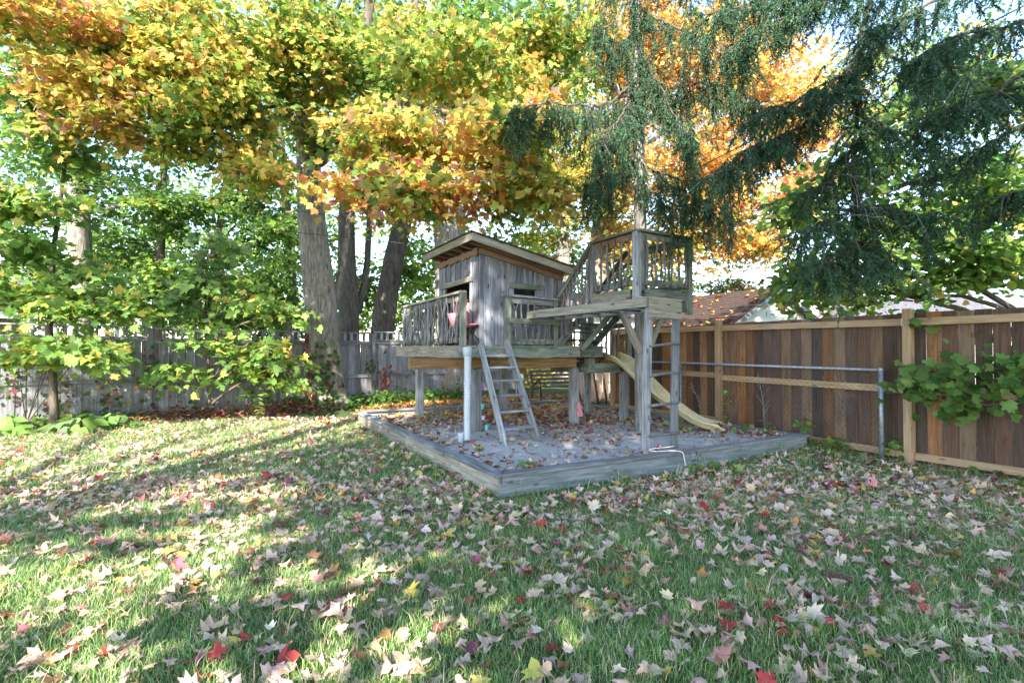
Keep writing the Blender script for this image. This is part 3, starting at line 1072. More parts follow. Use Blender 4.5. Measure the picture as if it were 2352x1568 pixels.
# monkey bars
MZ = 2.07
mbx = beam('monkey_bars', g(2.33, .42, MZ), g(1.90, 2.70, MZ - .045), .04, .12, M_tan, PS)
beam('side_rail', g(2.86, .47, MZ - .03), g(2.40, 2.62, MZ - .06), .04, .11, M_tan, mbx)
for k in range(6):
    t = .08 + k * .165
    a = g(2.34, .42).lerp(g(1.91, 2.70), t); b = g(2.85, .47).lerp(g(2.40, 2.62), t)
    mb = MB(); mb.tube([a + Vector((0, 0, MZ - .05)), a.lerp(b, .5) + Vector((0, 0, MZ - .055)), b + Vector((0, 0, MZ - .06))], [.019, .021, .018], 7)
    mb.build('rung', M_stick, mbx, smooth=True)
beam('end_board', g(2.37, .45, 2.02), g(2.95, .45, 2.00), .04, .265, M_tan, mbx)
beam('end_board', g(2.30, .60, 2.10), g(2.95, .60, 2.08), .04, .13, M_tan, mbx)
for (dv, dz) in ((.36, .03), (.40, -.05)):
    beam('hinge', g(2.36 - .02, .42 + dv - .02, MZ + dz + .03), g(2.36 - .02, .42 + dv + .05, MZ + dz + .03), .012, .085, M_rust, mbx)
# rung ladder under the end of the monkey bars
ld = beam('ladder', g(2.36, .50, .10), g(2.41, .47, 2.06), .085, .075, M_grey, PS, up=GV)
beam('ladder_leg', g(2.88, .52, .08), g(2.90, .49, 1.90), .085, .075, M_grey, ld, up=GV)
for z in (.36, .75, 1.14, 1.52, 1.86):
    mb = MB()
    o = random.uniform(-.012, .012)
    mb.tube([g(2.38, .45, z + o), g(2.6, .45, z + .01), g(2.83, .45, z + .02 - o), g(2.91, .45, z + .022)], [.021, .019, .018, .017], 7)
    mb.build('rung', M_stick, ld, smooth=True)
# slide landing
lp = beam('slide_landing', g(3.24, 2.88, 1.15), g(3.93, 2.88, 1.15), .05, .175, M_green, PS)
beam('rim_board', g(3.26, 2.91, 1.15), g(3.26, 4.1, 1.15), .04, .16, M_green, lp)
beam('rim_board', g(4.17, 2.91, 1.15), g(4.17, 4.1, 1.15), .04, .16, M_green, lp)
beam('rim_board', g(3.26, 4.12, 1.15), g(4.17, 4.12, 1.15), .04, .16, M_green, lp)
for k in range(9):
    beam('floor_board', g(3.25, 2.97 + .14 * k, 1.225), g(4.18, 2.97 + .14 * k, 1.225), .134, .03, M_green, lp)
lr2 = beam('landing_railing', g(4.20, 3.0, 1.93), g(4.20, 4.2, 1.93), .04, .09, M_green, PS)
beam('rail', g(4.20, 3.0, 1.30), g(4.20, 4.2, 1.30), .04, .09, M_green, lr2)
beam('rail', g(3.3, 4.2, 1.93), g(4.16, 4.2, 1.93), .04, .09, M_green, lr2)
beam('rail', g(3.3, 4.2, 1.33), g(4.16, 4.2, 1.33), .04, .09, M_green, lr2)
beam('post', g(4.22, 2.97, 1.1), g(4.22, 2.97, 1.98), .085, .085, M_green, lr2, up=GV)
beam('post', g(4.22, 4.2, 1.1), g(4.22, 4.2, 1.98), .085, .085, M_green, lr2, up=GV)
for k in range(6):
    stick(g(4.17, 3.2 + .17 * k, 0), 1.27, 1.95, random.uniform(.014, .03), lr2)
for k in range(4):
    stick(g(3.45 + .2 * k, 4.16, 0), 1.3, 1.95, random.uniform(.013, .025), lr2)

# step ladder leaning on the deck
sd = thing('step_ladder', g(1.3, 1.75, .12), 'grey wooden step ladder leaning from the sand up to the deck', 'ladder')
a0, a1 = g(.98, 1.70, .12), g(1.04, 2.655, 1.57)
b0, b1 = g(1.56, 1.80, .14), g(1.50, 2.655, 1.57)
beam('stringer', a0, a1, .04, .13, M_grey, sd)
beam('stringer', b0, b1, .04, .13, M_grey, sd)
for z in (.36, .58, .80, 1.01, 1.20, 1.375):
    t = (z - .12) / 1.45
    p = a0.lerp(a1, t); q = b0.lerp(b1, t)
    d = (q - p).normalized() * .02
    z_ = (p.z + q.z) / 2
    p.z = q.z = z_
    beam('step', p + d, q - d, .12, .032, M_grey, sd)

# yellow slide
sp = smooth_path([g(3.86, 3.05, 1.285), g(3.87, 2.86, 1.28), g(3.90, 2.62, 1.16), g(4.0, 2.05, .72), g(4.14, 1.72, .48), g(4.33, 1.42, .27), g(4.50, 1.18, .205), g(4.57, 1.06, .20)], 4)
mb = MB()
prof = [(-.235, .085), (-.20, .115), (-.175, .10), (-.155, .02), (-.12, .0), (0, -.008), (.12, .0), (.155, .02), (.175, .10), (.20, .115), (.235, .085)]
m = len(prof)
for i, p in enumerate(sp):
    t = (sp[min(i + 1, len(sp) - 1)] - sp[max(i - 1, 0)]).normalized()
    X = Vector((t.y, -t.x, 0)).normalized() * -1
    Z = X.cross(t)
    if Z.z < 0: Z = -Z
    hgt = 1.0 if i > 2 else 1.25
    if i > len(sp) - 5: hgt *= (len(sp) - i) / 5.0 * .8 + .2
    for (x, z) in prof:
        mb.v.append(tuple(p + X * x + Z * z * hgt))
for i in range(len(sp) - 1):
    for k in range(m - 1):
        mb.f.append((i * m + k, i * m + k + 1, (i + 1) * m + k + 1, (i + 1) * m + k))
sl_ = mb.build('slide', M_slide, None, Matrix.Translation(g(4.5, 1.1, .15)), smooth=True)
sm = sl_.modifiers.new('thick', 'SOLIDIFY'); sm.thickness = .012; sm.offset = 1
tag(sl_, 'faded yellow plastic slide running down from the landing beside the pole', 'slide')

# the dead spruce that carries the lookout is built with the trees
# drain hose, toys, chair
hs_p = smooth_path([g(.755, 2.47, 1.36), g(.748, 2.455, 1.1), g(.738, 2.44, .75), g(.728, 2.42, .45), g(.722, 2.40, .17)], 16)
mb = MB()
rr = [  .044 + .016 * (0.5 + .5 * math.cos(i * math.pi)) for i in range(len(hs_p))]
mb.tube(hs_p, rr, 14, False)
hose = mb.build('drain_hose', M_hose, None, Matrix.Translation(hs_p[-1]), smooth=True)
sm = hose.modifiers.new('thick', 'SOLIDIFY'); sm.thickness = .003
tag(hose, 'pale grey corrugated drain hose hanging from the deck beside the step ladder', 'hose')
mb = MB()
mb.tube([g(.752, 2.47, 1.34), g(.752, 2.475, 1.38), g(.752, 2.475, 1.385), g(.753, 2.49, 1.5)], [.05, .05, .062, .068], 14, False)
cf = mb.build('collar', M_hose, hose, smooth=True)

# folding camp chair
ch = thing('folding_chair', g(1.02, 3.25, DZ), 'pink and red folding camp chair with black frame on the deck', 'chair')
def bar(pts, r, name='frame_tube', mat=None, par=None):
    mb = MB(); mb.tube(pts, r, 6); return mb.build(name, mat or M_black, par or ch, smooth=True)
cu, cv = .98, 3.02
legs = [(-.17, -.17), (.17, -.17), (.17, .17), (-.17, .17)]
for i, (du, dv) in enumerate(legs):
    j = legs[(i + 1) % 4]
    bar([g(cu + du * 1.25, cv + dv * 1.1, DZ + .01), g(cu + j[0] * .95, cv + j[1] * .95, DZ + .33)], .008)
    bar([g(cu + j[0] * 1.25, cv + j[1] * 1.1, DZ + .02), g(cu + du * .95, cv + dv * .95, DZ + .33)], .008)
bar([g(cu - .16, cv + .17, DZ + .02), g(cu - .18, cv + .20, DZ + .68)], .009)
bar([g(cu + .19, cv + .15, DZ + .02), g(cu + .17, cv + .22, DZ + .68)], .009)
bar([g(cu + .16, cv - .16, DZ + .33), g(cu + .17, cv - .17, DZ + .52)], .009)
bar([g(cu + .17, cv - .17, DZ + .52), g(cu + .36, cv - .02, DZ + .19), g(cu + .14, cv - .12, DZ + .24)], .008)
def cloth(name, P, mat):
    mb = MB(); n = len(P); mm = len(P[0])
    for row in P: mb.v += [tuple(p) for p in row]
    for i in range(n - 1):
        for k in range(mm - 1):
            mb.f.append((i * mm + k, i * mm + k + 1, (i + 1) * mm + k + 1, (i + 1) * mm + k))
    o = mb.build(name, mat, ch, smooth=True)
    sm = o.modifiers.new('thick', 'SOLIDIFY'); sm.thickness = .006
    return o
cloth('seat', [[g(cu + du, cv + dv, DZ + .34 - .05 * (1 - (du / .17) ** 2) * (1 - (dv / .17) ** 2)) for du in (-.17, -.08, 0, .08, .17)] for dv in (-.17, -.08, 0, .08, .17)], M_pink)
cloth('backrest', [[g(cu + du * w, cv + .17 + .05 * (z / .7) + .03 * (1 - (du / .18) ** 2), DZ + z) for du in (-.18, -.09, 0, .09, .18)] for z, w in ((.34, 1), (.42, .85), (.50, .72), (.58, .8), (.66, 1), (.70, .9))], M_pink)
cloth('headrest_flap', [[g(cu + du, cv + .235, DZ + z) for du in (-.12, 0, .12)] for z in (.66, .70, .76)], M_red)
for sx in (-1, 1):
    cloth('armrest', [[g(cu + sx * (.17 + du), cv + dv, DZ + .50 - .06 * math.sin((dv + .17) / .37 * math.pi) + (.03 if dv < -.1 else 0)) for du in (-.03, 0, .04)] for dv in (-.19, -.1, 0, .1, .2)], M_pink if sx < 0 else M_black)
cloth('side_panel', [[g(cu - .19 - .13 * math.sin(t * 3.1) * s, cv - .12 + .3 * t, DZ + .24 + .26 * s) for t in (0, .25, .5, .75, 1)] for s in (0, .5, 1)], M_pink)

# pink toy screwed to the post: a flat stepped plate
outl = [(-.035, 0), (.075, 0), (.075, .03), (.055, .05), (.065, .075), (.04, .115), (.04, .14), (.055, .16), (.05, .19), (.02, .21), (.02, .25), (-.035, .25), (-.05, .19), (-.045, .14), (-.025, .12), (-.03, .09), (-.05, .06)]
mb = MB()
n = len(outl)
for d in (0, -.03):
    for (x, z) in outl: mb.v.append(tuple(g(3.175 + x, 3.085 + d, .29 + z)))
mb.f.append(tuple(range(n))); mb.f.append(tuple(range(2 * n - 1, n - 1, -1)))
for k in range(n): mb.f.append((k, n + k, n + (k + 1) % n, (k + 1) % n))
pk = mb.build('toy_marble_chute', M_pinkp, None)
tag(pk, 'small pink plastic toy fixed low on the front right deck post', 'toy')
def cup(name, c, r, h, mat, label, cat='toy', d=Vector((0, 0, 1))):
    mb = MB()
    d = d.normalized()
    c = Vector(c)
    mb.tube([c, c + d * h * .1, c + d * h], [r * .6, r * .7, r], 12, True)
    mb.tube([c + d * h, c + d * (h + .01)], [r * 1.1, r * 1.1], 12, True)
    return tag(mb.build(name, mat, None, smooth=False), label, cat)
cup('toy_funnel', g(1.355, 3.22, .80), .022, .07, M_purple, 'purple plastic cup fixed highest on the post behind the hose')
cup('toy_funnel', g(1.355, 3.22, .50), .028, .07, M_teal, 'teal plastic cup fixed halfway up the post behind the hose')
cup('toy_funnel', g(1.365, 3.22, .32), .035, .06, M_lilac, 'lilac plastic cup low on the post behind the hose')
cup('toy_bucket', g(1.37, 3.10, sandz(1.37, 3.10)), .035, .10, M_teal, 'small teal bucket standing on the sand behind the hose')
cup('toy_bucket', g(.64, 2.45, sandz(.64, 2.45)), .05, .14, M_hose, 'pale plastic cup standing on the sand beneath the drain hose')
mb = MB()
for i in range(5):
    pass
ball = bpy.data.meshes.new('toy_ball')
import bmesh
bm = bmesh.new(); bmesh.ops.create_icosphere(bm, subdivisions=2, radius=.035)
bmesh.ops.scale(bm, vec=(1, 1, .9), verts=bm.verts)
bm.to_mesh(ball); bm.free(); ball.materials.append(M_blue); ball.shade_smooth()
bo = bpy.data.objects.new('toy_ball', ball); link(bo, Matrix.Translation(g(1.9, 3.45, sandz(1.9, 3.45) + .03)))
tag(bo, 'small blue ball lying on the sand behind the step ladder', 'ball')
# twig and rope
mb = MB()
mb.tube([g(.02, -.005, .12), g(.01, -.035, .17), g(.02, -.032, .225), g(.05, .03, .243), g(.1, .07, .25), g(.2, .06, .255)], [.004, .006, .006, .006, .005, .003], 6)
mb.tube([g(.05, .03, .243), g(.14, .11, .26)], [.005, .003], 5)
tag(mb.build('fallen_twig', M_barkd, None), 'dark curved twig lying over the front corner of the sandbox', 'twig')
rp = smooth_path([g(2.72, .34, .235), g(2.55, .25, .25), g(2.2, .20, .262), g(2.12, .16, .258), g(2.18, .10, .25), g(2.32, .07, .25), g(2.40, .02, .25), g(2.46, -.035, .235), g(2.47, -.055, .16), g(2.48, -.065, .085)], 6)
mb = MB(); mb.tube(rp, [.0055] * (len(rp) - 3) + [.006, .010, .011], 7)
tag(mb.build('rope', M_rope, None, smooth=True), 'thin white rope draped over the sandbox edge below the rung ladder', 'rope')

# ------------------------------------------------------------------ cedar fence on the right
FU = 5.36
cf = thing('cedar_fence', g(FU, 0, 0), 'tall brown cedar plank fence with light rails along the right side', 'fence')
vposts = [4.72, 1.82, -1.14, -4.1]
for v in vposts:
    beam('post', g(FU - .075, v, .0), g(FU - .075, v, 1.99), .10, .10, M_pine, cf, up=GV, c=.006)
for k in range(3):
    a, b = vposts[k], vposts[k + 1]
    for z in (.125 + .06 * (k == 0), .955 + .02 * (k == 0), 1.82 - .01 * (k == 0)):
        beam('rail', g(FU - .052, a - .054, z + (.05 if k < 1 else .03 * (k == 1))), g(FU - .052, b + .054, z + (.0 if k else .05)), .038, .092, M_pine, cf)
        for s, q in ((1, b + .056), ):
            beam('bracket', g(FU - .076, q, z - .05), g(FU - .076, q, z + .05), .006, .045, M_bracket, cf, up=GV)
    n = 18
    for j in range(n):
        p0 = a + (b - a) * (j + .5) / n
        w = abs(b - a) / n - (.003 if k < 2 else .006)
        top = 1.935 + random.gauss(0, .006)
        beam('plank', g(FU + random.uniform(-.004, .004), p0, .035 + float(gz(*g(FU, p0)[:2]))), g(FU, p0, top), .018, w, M_cedar, cf, up=GV, c=.002)

# ------------------------------------------------------------------ chain link fences
def chain_panel(name, a, b, z0, z1, cell, r, mat, parent):
    """woven zigzag wires, each wire a three-sided tube"""
    a = Vector(a); b = Vector(b)
    L = (b - a).length; d = (b - a) / L
    nrm = Vector((d.y, -d.x, 0))
    nW = int(L / cell); nH = max(2, int((z1 - z0) / cell) * 2)
    hz = (z1 - z0) / nH
    co = []; tr = []
    for w in range(nW):
        base = len(co)
        for k in range(nH + 1):
            x = (w + .5) * cell + (cell * .5 if (k % 2) else -cell * .5)
            off = .004 * (1 if (k % 4 < 2) else -1)
            p = a + d * min(max(x, 0), L) + Vector((0, 0, z0 + k * hz)) + nrm * off
            for q in range(3):
                w2 = q * 2.094
                co.append(p + d * (math.cos(w2) * r) + nrm * (math.sin(w2) * r))
        for k in range(nH):
            for q in range(3):
                i0 = base + k * 3 + q; i1 = base + k * 3 + (q + 1) % 3
                tr.append((i0, i1, i1 + 3)); tr.append((i0, i1 + 3, i0 + 3))
    c0 = np.array(a)
    me = np_mesh(name, np.array(co) - c0, np.array(tr), mat)
    o = bpy.data.objects.new(name, me)
    link(o, Matrix.Translation(a), parent)
    o['kind'] = 'stuff'
    return o


def pipe(name, pts, r, parent, mat=None):
    mb = MB(); mb.tube(pts, r, 10)
    return mb.build(name, mat or M_galv, parent, smooth=True)


KU = 5.17
kf = thing('chain_link_fence', g(KU, 0, 0), 'galvanised chain link fence with dark mesh before the cedar fence', 'fence')
pipe('end_post', [g(KU, -.87, -.05), g(KU, -.87, 1.2)], .03, kf)
mb = MB(); mb.tube([g(KU, -.87, 1.19), g(KU, -.87, 1.225), g(KU, -.87, 1.235)], [.034, .034, .02], 10); mb.build('post_cap', M_galv, kf)
pipe('top_rail', [g(KU, -.90, 1.20), g(KU, 2.6, 1.225), g(KU, 5.7, 1.235)], .021, kf)
for v in (2.6, 5.7):
    pipe('line_post', [g(KU, v, .0), g(KU, v, 1.22)], .022, kf)
chain_panel('mesh', g(KU - .025, -.87, 0), g(KU - .025, 5.7, 0), .10, 1.215, .092, .0042, M_link, kf)
k2 = thing('chain_link_fence', (1.75, 13.3, 0), 'low chain link fence panel far behind the deck before the bench', 'fence')
pipe('end_post', [(1.55, 13.05, 0), (1.55, 13.05, 1.12)], .025, k2)
pipe('end_post', [(.12, 13.9, 0), (.12, 13.9, 1.12)], .025, k2)
pipe('top_rail', [(1.55, 13.05, 1.1), (.12, 13.9, 1.1)], .02, k2)
pipe('bottom_rail', [(1.55, 13.05, .22), (.12, 13.9, .22)], .015, k2)
chain_panel('mesh', (1.55, 13.05, 0), (.12, 13.9, 0), .2, 1.1, .085, .0042, M_linkg, k2)

# ------------------------------------------------------------------ grey board fence at the back
A0 = Vector((-14.2, 7.35, 0)); 
fd = Vector((math.cos(math.radians(35.5)), math.sin(math.radians(35.5)), 0))
fn = Vector((fd.y, -fd.x, 0))          # towards the camera
bf = thing('board_fence', A0 + fd * 8, 'weathered grey board fence with short slatted top behind the shrubs', 'fence')
FLEN = 17.8
npan = 7
pl = FLEN / npan
for k in range(npan + 1):
    p = A0 + fd * (pl * k)
    dz = .04 * math.sin(k * 2.1)
    beam('post', p + fn * .06, p + fn * .06 + Vector((0, 0, 1.95 + dz)), .09, .09, M_fence, bf, up=fd, c=.006)
    if k == npan: break
    q = A0 + fd * (pl * (k + 1))
    e = fd * .048
    zo = .03 * math.sin(k * 1.3)
    beam('rail', p + e + fn * .045 + Vector((0, 0, .80 + zo)), q - e + fn * .045 + Vector((0, 0, .80 + zo)), .04, .085, M_fence, bf)
    beam('rail', p + e + fn * .045 + Vector((0, 0, 1.68 + zo)), q - e + fn * .045 + Vector((0, 0, 1.68 + zo)), .04, .085, M_fence, bf)
    beam('shelf_board', p + e + fn * .03 + Vector((0, 0, 1.74 + zo)), q - e + fn * .03 + Vector((0, 0, 1.74 + zo)), .11, .03, M_fence, bf)
    beam('rail', p + e + fn * .01 + Vector((0, 0, 1.97 + zo)), q - e + fn * .01 + Vector((0, 0, 1.97 + zo)), .05, .035, M_fence, bf)
    nb = 15
    for j in range(nb):
        c0 = p + fd * (pl * (j + .5) / nb)
        dd = .018 * (j % 2) + random.uniform(-.003, .003)
        beam('board', c0 + fn * (.0 + dd - .0) + Vector((0, 0, .06 + random.uniform(0, .03))), c0 + fn * dd + Vector((0, 0, 1.715 + zo)), .018, pl / nb + (.012 if j % 2 else -.02), M_fence, bf, up=fd, c=.002, jit=.004)
    ns = 15
    for j in range(ns):
        c0 = p + fd * (pl * (j + .5) / ns)
        beam('slat', c0 + fn * .01 + Vector((0, 0, 1.757 + zo)), c0 + fn * .01 + Vector((0, 0, 1.951 + zo)), .02, .075 if j % 3 else .05, M_fence, bf, up=fd, c=.002, jit=.01)
mb = MB()
p = at(873, 768, 14.75)
tag(bf, None)
# ------------------------------------------------------------------ buildings beyond the fences
def wall_quad(name, pts, mat, parent, th=.08):
    mb = MB()
    a, b, c = [Vector(p) for p in pts[:3]]
    n = (b - a).cross(c - a).normalized() * th
    m = len(pts)
    mb.v = [tuple(Vector(p)) for p in pts] + [tuple(Vector(p) - n) for p in pts]
    mb.f = [tuple(range(m)), tuple(range(2 * m - 1, m - 1, -1))] + [(k, m + k, m + (k + 1) % m, (k + 1) % m) for k in range(m)]
    mb.f = [q[::-1] if i > 1 else q for i, q in enumerate(mb.f)]
    return mb.build(name, mat, parent)


def shingle_roof(parent, e0, e1, r0, r1, rows, tabs, mat, name='shingle', th=.012, jit=.15):
    """courses of separate shingle tabs from eave (e0-e1) to ridge (r0-r1), joined as one part"""
    e0, e1, r0, r1 = map(Vector, (e0, e1, r0, r1))
    nrm = (e1 - e0).cross(r0 - e0).normalized()
    if nrm.z < 0: nrm = -nrm
    mb = MB()
    for i in range(rows):
        t0 = i / rows; t1 = min((i + 1.25) / rows, 1.0)
        a0, b0 = e0.lerp(r0, t0), e1.lerp(r1, t0)
        a1, b1 = e0.lerp(r0, t1), e1.lerp(r1, t1)
        off = (i % 2) * .5 + random.uniform(-.1, .1)
        cuts = [0] + sorted(min(max((k + off + random.uniform(-jit, jit)) / tabs, 0), 1) for k in range(1, tabs)) + [1]
        for c0, c1 in zip(cuts[:-1], cuts[1:]):
            if c1 - c0 < .003: continue
            g_ = .004
            lift = th * random.uniform(.7, 1.7)
            drop = random.uniform(0, .012)
            dn = (a0 - a1).normalized() * drop
            P = [a0.lerp(b0, c0 + g_ / 2) + dn, a0.lerp(b0, c1 - g_ / 2) + dn, a1.lerp(b1, c1 - g_ / 2), a1.lerp(b1, c0 + g_ / 2)]
            T_ = [P[0] + nrm * (lift + .006), P[1] + nrm * (lift + .006), P[2] + nrm * .004, P[3] + nrm * .004]
            mb.add(P + T_, [(4, 5, 6, 7), (0, 1, 5, 4), (1, 2, 6, 5), (3, 0, 4, 7)])
    o = mb.build(name, mat, parent)
    o['kind'] = 'stuff'
    return o


def siding_wall(parent, a, b, z0, z1, mat, course=.13, top=None, name='siding_board'):
    """horizontal lap boards between a and b; top(t) limits the height along the wall (a gable)"""
    a = Vector(a); b = Vector(b)
    d = b - a; L = d.length; d = d / L
    n = Vector((d.y, -d.x, 0))
    k = 0
    z = z0
    while z < z1 - .01:
        z2 = min(z + course, z1)
        t0, t1 = 0.0, 1.0
        if top:
            ts = [i / 200 for i in range(201) if top(i / 200) > z + course * .4]
            if not ts: break
            t0, t1 = ts[0], ts[-1]
        p = a + d * (L * t0); q = a + d * (L * t1)
        mb = MB()
        lo, hi = .022, .006
        vs = [p + n * lo + Vector((0, 0, z)), q + n * lo + Vector((0, 0, z)), q + n * hi + Vector((0, 0, z2 + .003)), p + n * hi + Vector((0, 0, z2 + .003)),
              p + Vector((0, 0, z)), q + Vector((0, 0, z)), q + Vector((0, 0, z2)), p + Vector((0, 0, z2))]
        mb.add(vs, [(0, 1, 2, 3), (5, 4, 7, 6), (4, 5, 1, 0), (3, 2, 6, 7), (1, 5, 6, 2), (4, 0, 3, 7)])
        mb.build(name, mat, parent)
        z = z2


# garage right behind the cedar fence: ridge along v
gr = thing('garage', g(10.3, 6.5, 0), 'small garage with brown shingle roof and cream gable behind the cedar fence', 'garage')
GU, GVv, GW, GL, GR_, GE = 10.46, 4.24, 2.05, 5.2, 3.14, 2.05
siding_wall(gr, g(GU - GW + .12, GVv + .1), g(GU + GW - .12, GVv + .1), .1, GR_ - .1, M_siding, .15,
            lambda t: GE - .05 + (GR_ - GE - .05) * (1 - abs(t - .5) * 2))
wall_quad('wall', [g(GU - GW + .15, GVv + .12, 0), g(GU - GW + .15, GVv + GL, 0), g(GU - GW + .15, GVv + GL, GE), g(GU - GW + .15, GVv + .12, GE)], M_siding, gr)
wall_quad('wall', [g(GU - GW + .16, GVv + .16, 0), g(GU + GW - .16, GVv + .16, 0), g(GU + GW - .16, GVv + .16, GE), g(GU, GVv + .16, GR_ - .1), g(GU - GW + .16, GVv + .16, GE)], M_siding, gr)
shingle_roof(gr, g(GU - GW - .1, GVv - .12, GE - .05), g(GU - GW - .1, GVv + GL, GE - .05), g(GU, GVv - .12, GR_), g(GU, GVv + GL, GR_), 16, 24, M_shingle)
shingle_roof(gr, g(GU + GW + .1, GVv - .12, GE - .05), g(GU + GW + .1, GVv + GL, GE - .05), g(GU, GVv - .12, GR_), g(GU, GVv + GL, GR_), 16, 24, M_shingle)
beam('barge_board', g(GU - GW - .1, GVv - .09, GE - .13), g(GU - .01, GVv - .09, GR_ - .08), .04, .12, M_grey, gr)
beam('barge_board', g(GU + GW + .1, GVv - .09, GE - .13), g(GU + .01, GVv - .09, GR_ - .08), .04, .12, M_grey, gr)
# low tan roof further back
def shed(name, label, c, half, length, ridge, eave, rmat, wmat, ang=0.0, rows=12, tabs=20, cat='house'):
    r = thing(name, c, label, cat)
    a = GA + ang
    bu = Vector((math.cos(a), math.sin(a), 0)); bv = Vector((-math.sin(a), math.cos(a), 0))
    P = lambda u, v, z: Vector((c[0], c[1], 0)) + bu * u + bv * v + Vector((0, 0, z))
    # ridge along u; slope facing the camera
    shingle_roof(r, P(-length, -half, eave), P(length, -half, eave), P(-length, 0, ridge), P(length, 0, ridge), rows, tabs, rmat)
    shingle_roof(r, P(-length, half, eave), P(length, half, eave), P(-length, 0, ridge), P(length, 0, ridge), rows, tabs, rmat)
    wall_quad('wall', [P(-length + .2, -half + .3, 0), P(length - .2, -half + .3, 0), P(length - .2, -half + .3, eave), P(-length + .2, -half + .3, eave)], wmat, r)
    for s in (-1, 1):
        e = length - .25
        wall_quad('gable_wall', [P(s * e, -half + .3, 0), P(s * e, half - .3, 0), P(s * e, half - .3, eave), P(s * e, 0, ridge - .1), P(s * e, -half + .3, eave)], wmat, r)
        beam('barge_board', P(s * (length - .05), -half, eave - .07), P(s * (length - .05), 0, ridge - .05), .05, .14, M_white, r)
        beam('barge_board', P(s * (length - .05), half, eave - .07), P(s * (length - .05), 0, ridge - .05), .05, .14, M_white, r)
    beam('gutter', P(-length, -half - .03, eave - .06), P(length, -half - .03, eave - .06), .08, .10, M_pine, r)
    return r, P
p = at(1990, 722, 21)
shed('house', 'low house with tan shingle roof between the garage and the dark roof', (p.x, p.y + 2.5, 0), 2.4, 4.0, 3.05, 2.35, M_shingle3, M_siding, -.35, 9, 20)
p = at(2120, 690, 19)
hse, P = shed('house', 'house with worn dark grey shingle roof and white gable beyond the fence', (p.x + .3, p.y + 1.5, 0), 2.1, 2.4, 3.5, 2.55, M_shingle2, M_white, -.6, 10, 16)
# corrugated roof
sh = thing('shed', (18.5, 21.5, 0), 'shed with corrugated blue grey metal roof at the far right', 'shed')
a = at(2262, 715, 20); b = at(2500, 712, 20)
a2 = at(2225, 668, 24); b2 = at(2500, 666, 24)
mb = MB(); n = 90
for i in range(n + 1):
    t = i / n
    lift = .02 * math.sin(i * 2 * math.pi / 4)
    mb.v.append(tuple(a.lerp(b, t) + Vector((0, 0, lift)))); mb.v.append(tuple(a2.lerp(b2, t) + Vector((0, 0, lift))))
for i in range(n): mb.f.append((2 * i, 2 * i + 2, 2 * i + 3, 2 * i + 1))
o = mb.build('metal_roof', M_steel, sh); sm = o.modifiers.new('thick', 'SOLIDIFY'); sm.thickness = .01
wall_quad('wall', [(a.x + .2, a.y + .25, 0), (b.x, b.y + .25, 0), (b.x, b.y + .25, a.z - .06), (a.x + .2, a.y + .25, a.z - .06)], M_white, sh)
# white sided house seen below the lookout
wh = thing('house', (3.4, 16.2, 0), 'white sided house seen between the stairs and the rung ladder', 'house')
siding_wall(wh, (2.2, 15.4, 0), (5.2, 17.0, 0), .05, 2.5, M_white, .16)
wall_quad('wall', [(2.2, 15.42, 0), (5.2, 17.02, 0), (5.2, 17.02, 2.5), (2.2, 15.42, 2.5)], M_white, wh)
shingle_roof(wh, (1.9, 15.0, 2.45), (5.6, 17.0, 2.45), (1.0, 17.2, 3.3), (4.6, 19.1, 3.3), 8, 14, M_shingle3)
# salmon boards and poles behind the chain link
sb = thing('lean_to', (2.1, 13.6, 0), 'salmon coloured board lean-to behind the chain link under the deck', 'shed')
for k in range(5):
    p0 = Vector((1.72 + .19 * k, 13.75 + .09 * k, 0))
    beam('board', p0 + Vector((0, 0, .12)), p0 + Vector((0, 0, 1.3)), .02, .195, M_salmon, sb, up=Vector((.9, .43, 0)))
for k in range(4):
    p0 = Vector((1.75 + .22 * k, 13.35 + .07 * k, .1))
    mb = MB(); mb.tube([p0, p0 + Vector((-.28 + .05 * k, .12, 1.25))], [.03, .022], 6)
    tag(mb.build('leaning_pole', M_barkd, None, smooth=True), 'dark pole leaning on the salmon boards behind the chain link', 'pole', 'poles leaning on the salmon boards')
# house at the far left
lh = thing('house', (-17, 13.5, 0), 'grey house with pale eave at the left edge behind the shrubs', 'house')
p0 = at(-60, 712, 16); p1 = at(42, 722, 17.5)
e0 = Vector((p0.x - 2, p0.y - 1.4, 2.62)); e1 = Vector((p1.x, p1.y, 2.55))
beam('eave_board', e0, e1, .3, .10, M_white, lh)
beam('fascia_board', e0 + Vector((0, -.1, .10)), e1 + Vector((0, -.1, .10)), .12, .09, M_steel, lh)
wall_quad('wall', [(e0.x, e0.y + .5, 0), (e1.x - .3, e1.y + .5, 0), (e1.x - .3, e1.y + .5, 2.6), (e0.x, e0.y + .5, 2.6)], M_stone, lh)
shingle_roof(lh, e0 + Vector((0, 0, .16)), e1 + Vector((0, 0, .16)), e0 + Vector((-1.5, 3, 1.5)), e1 + Vector((-1.0, 3, 1.5)), 10, 14, M_shingle2)

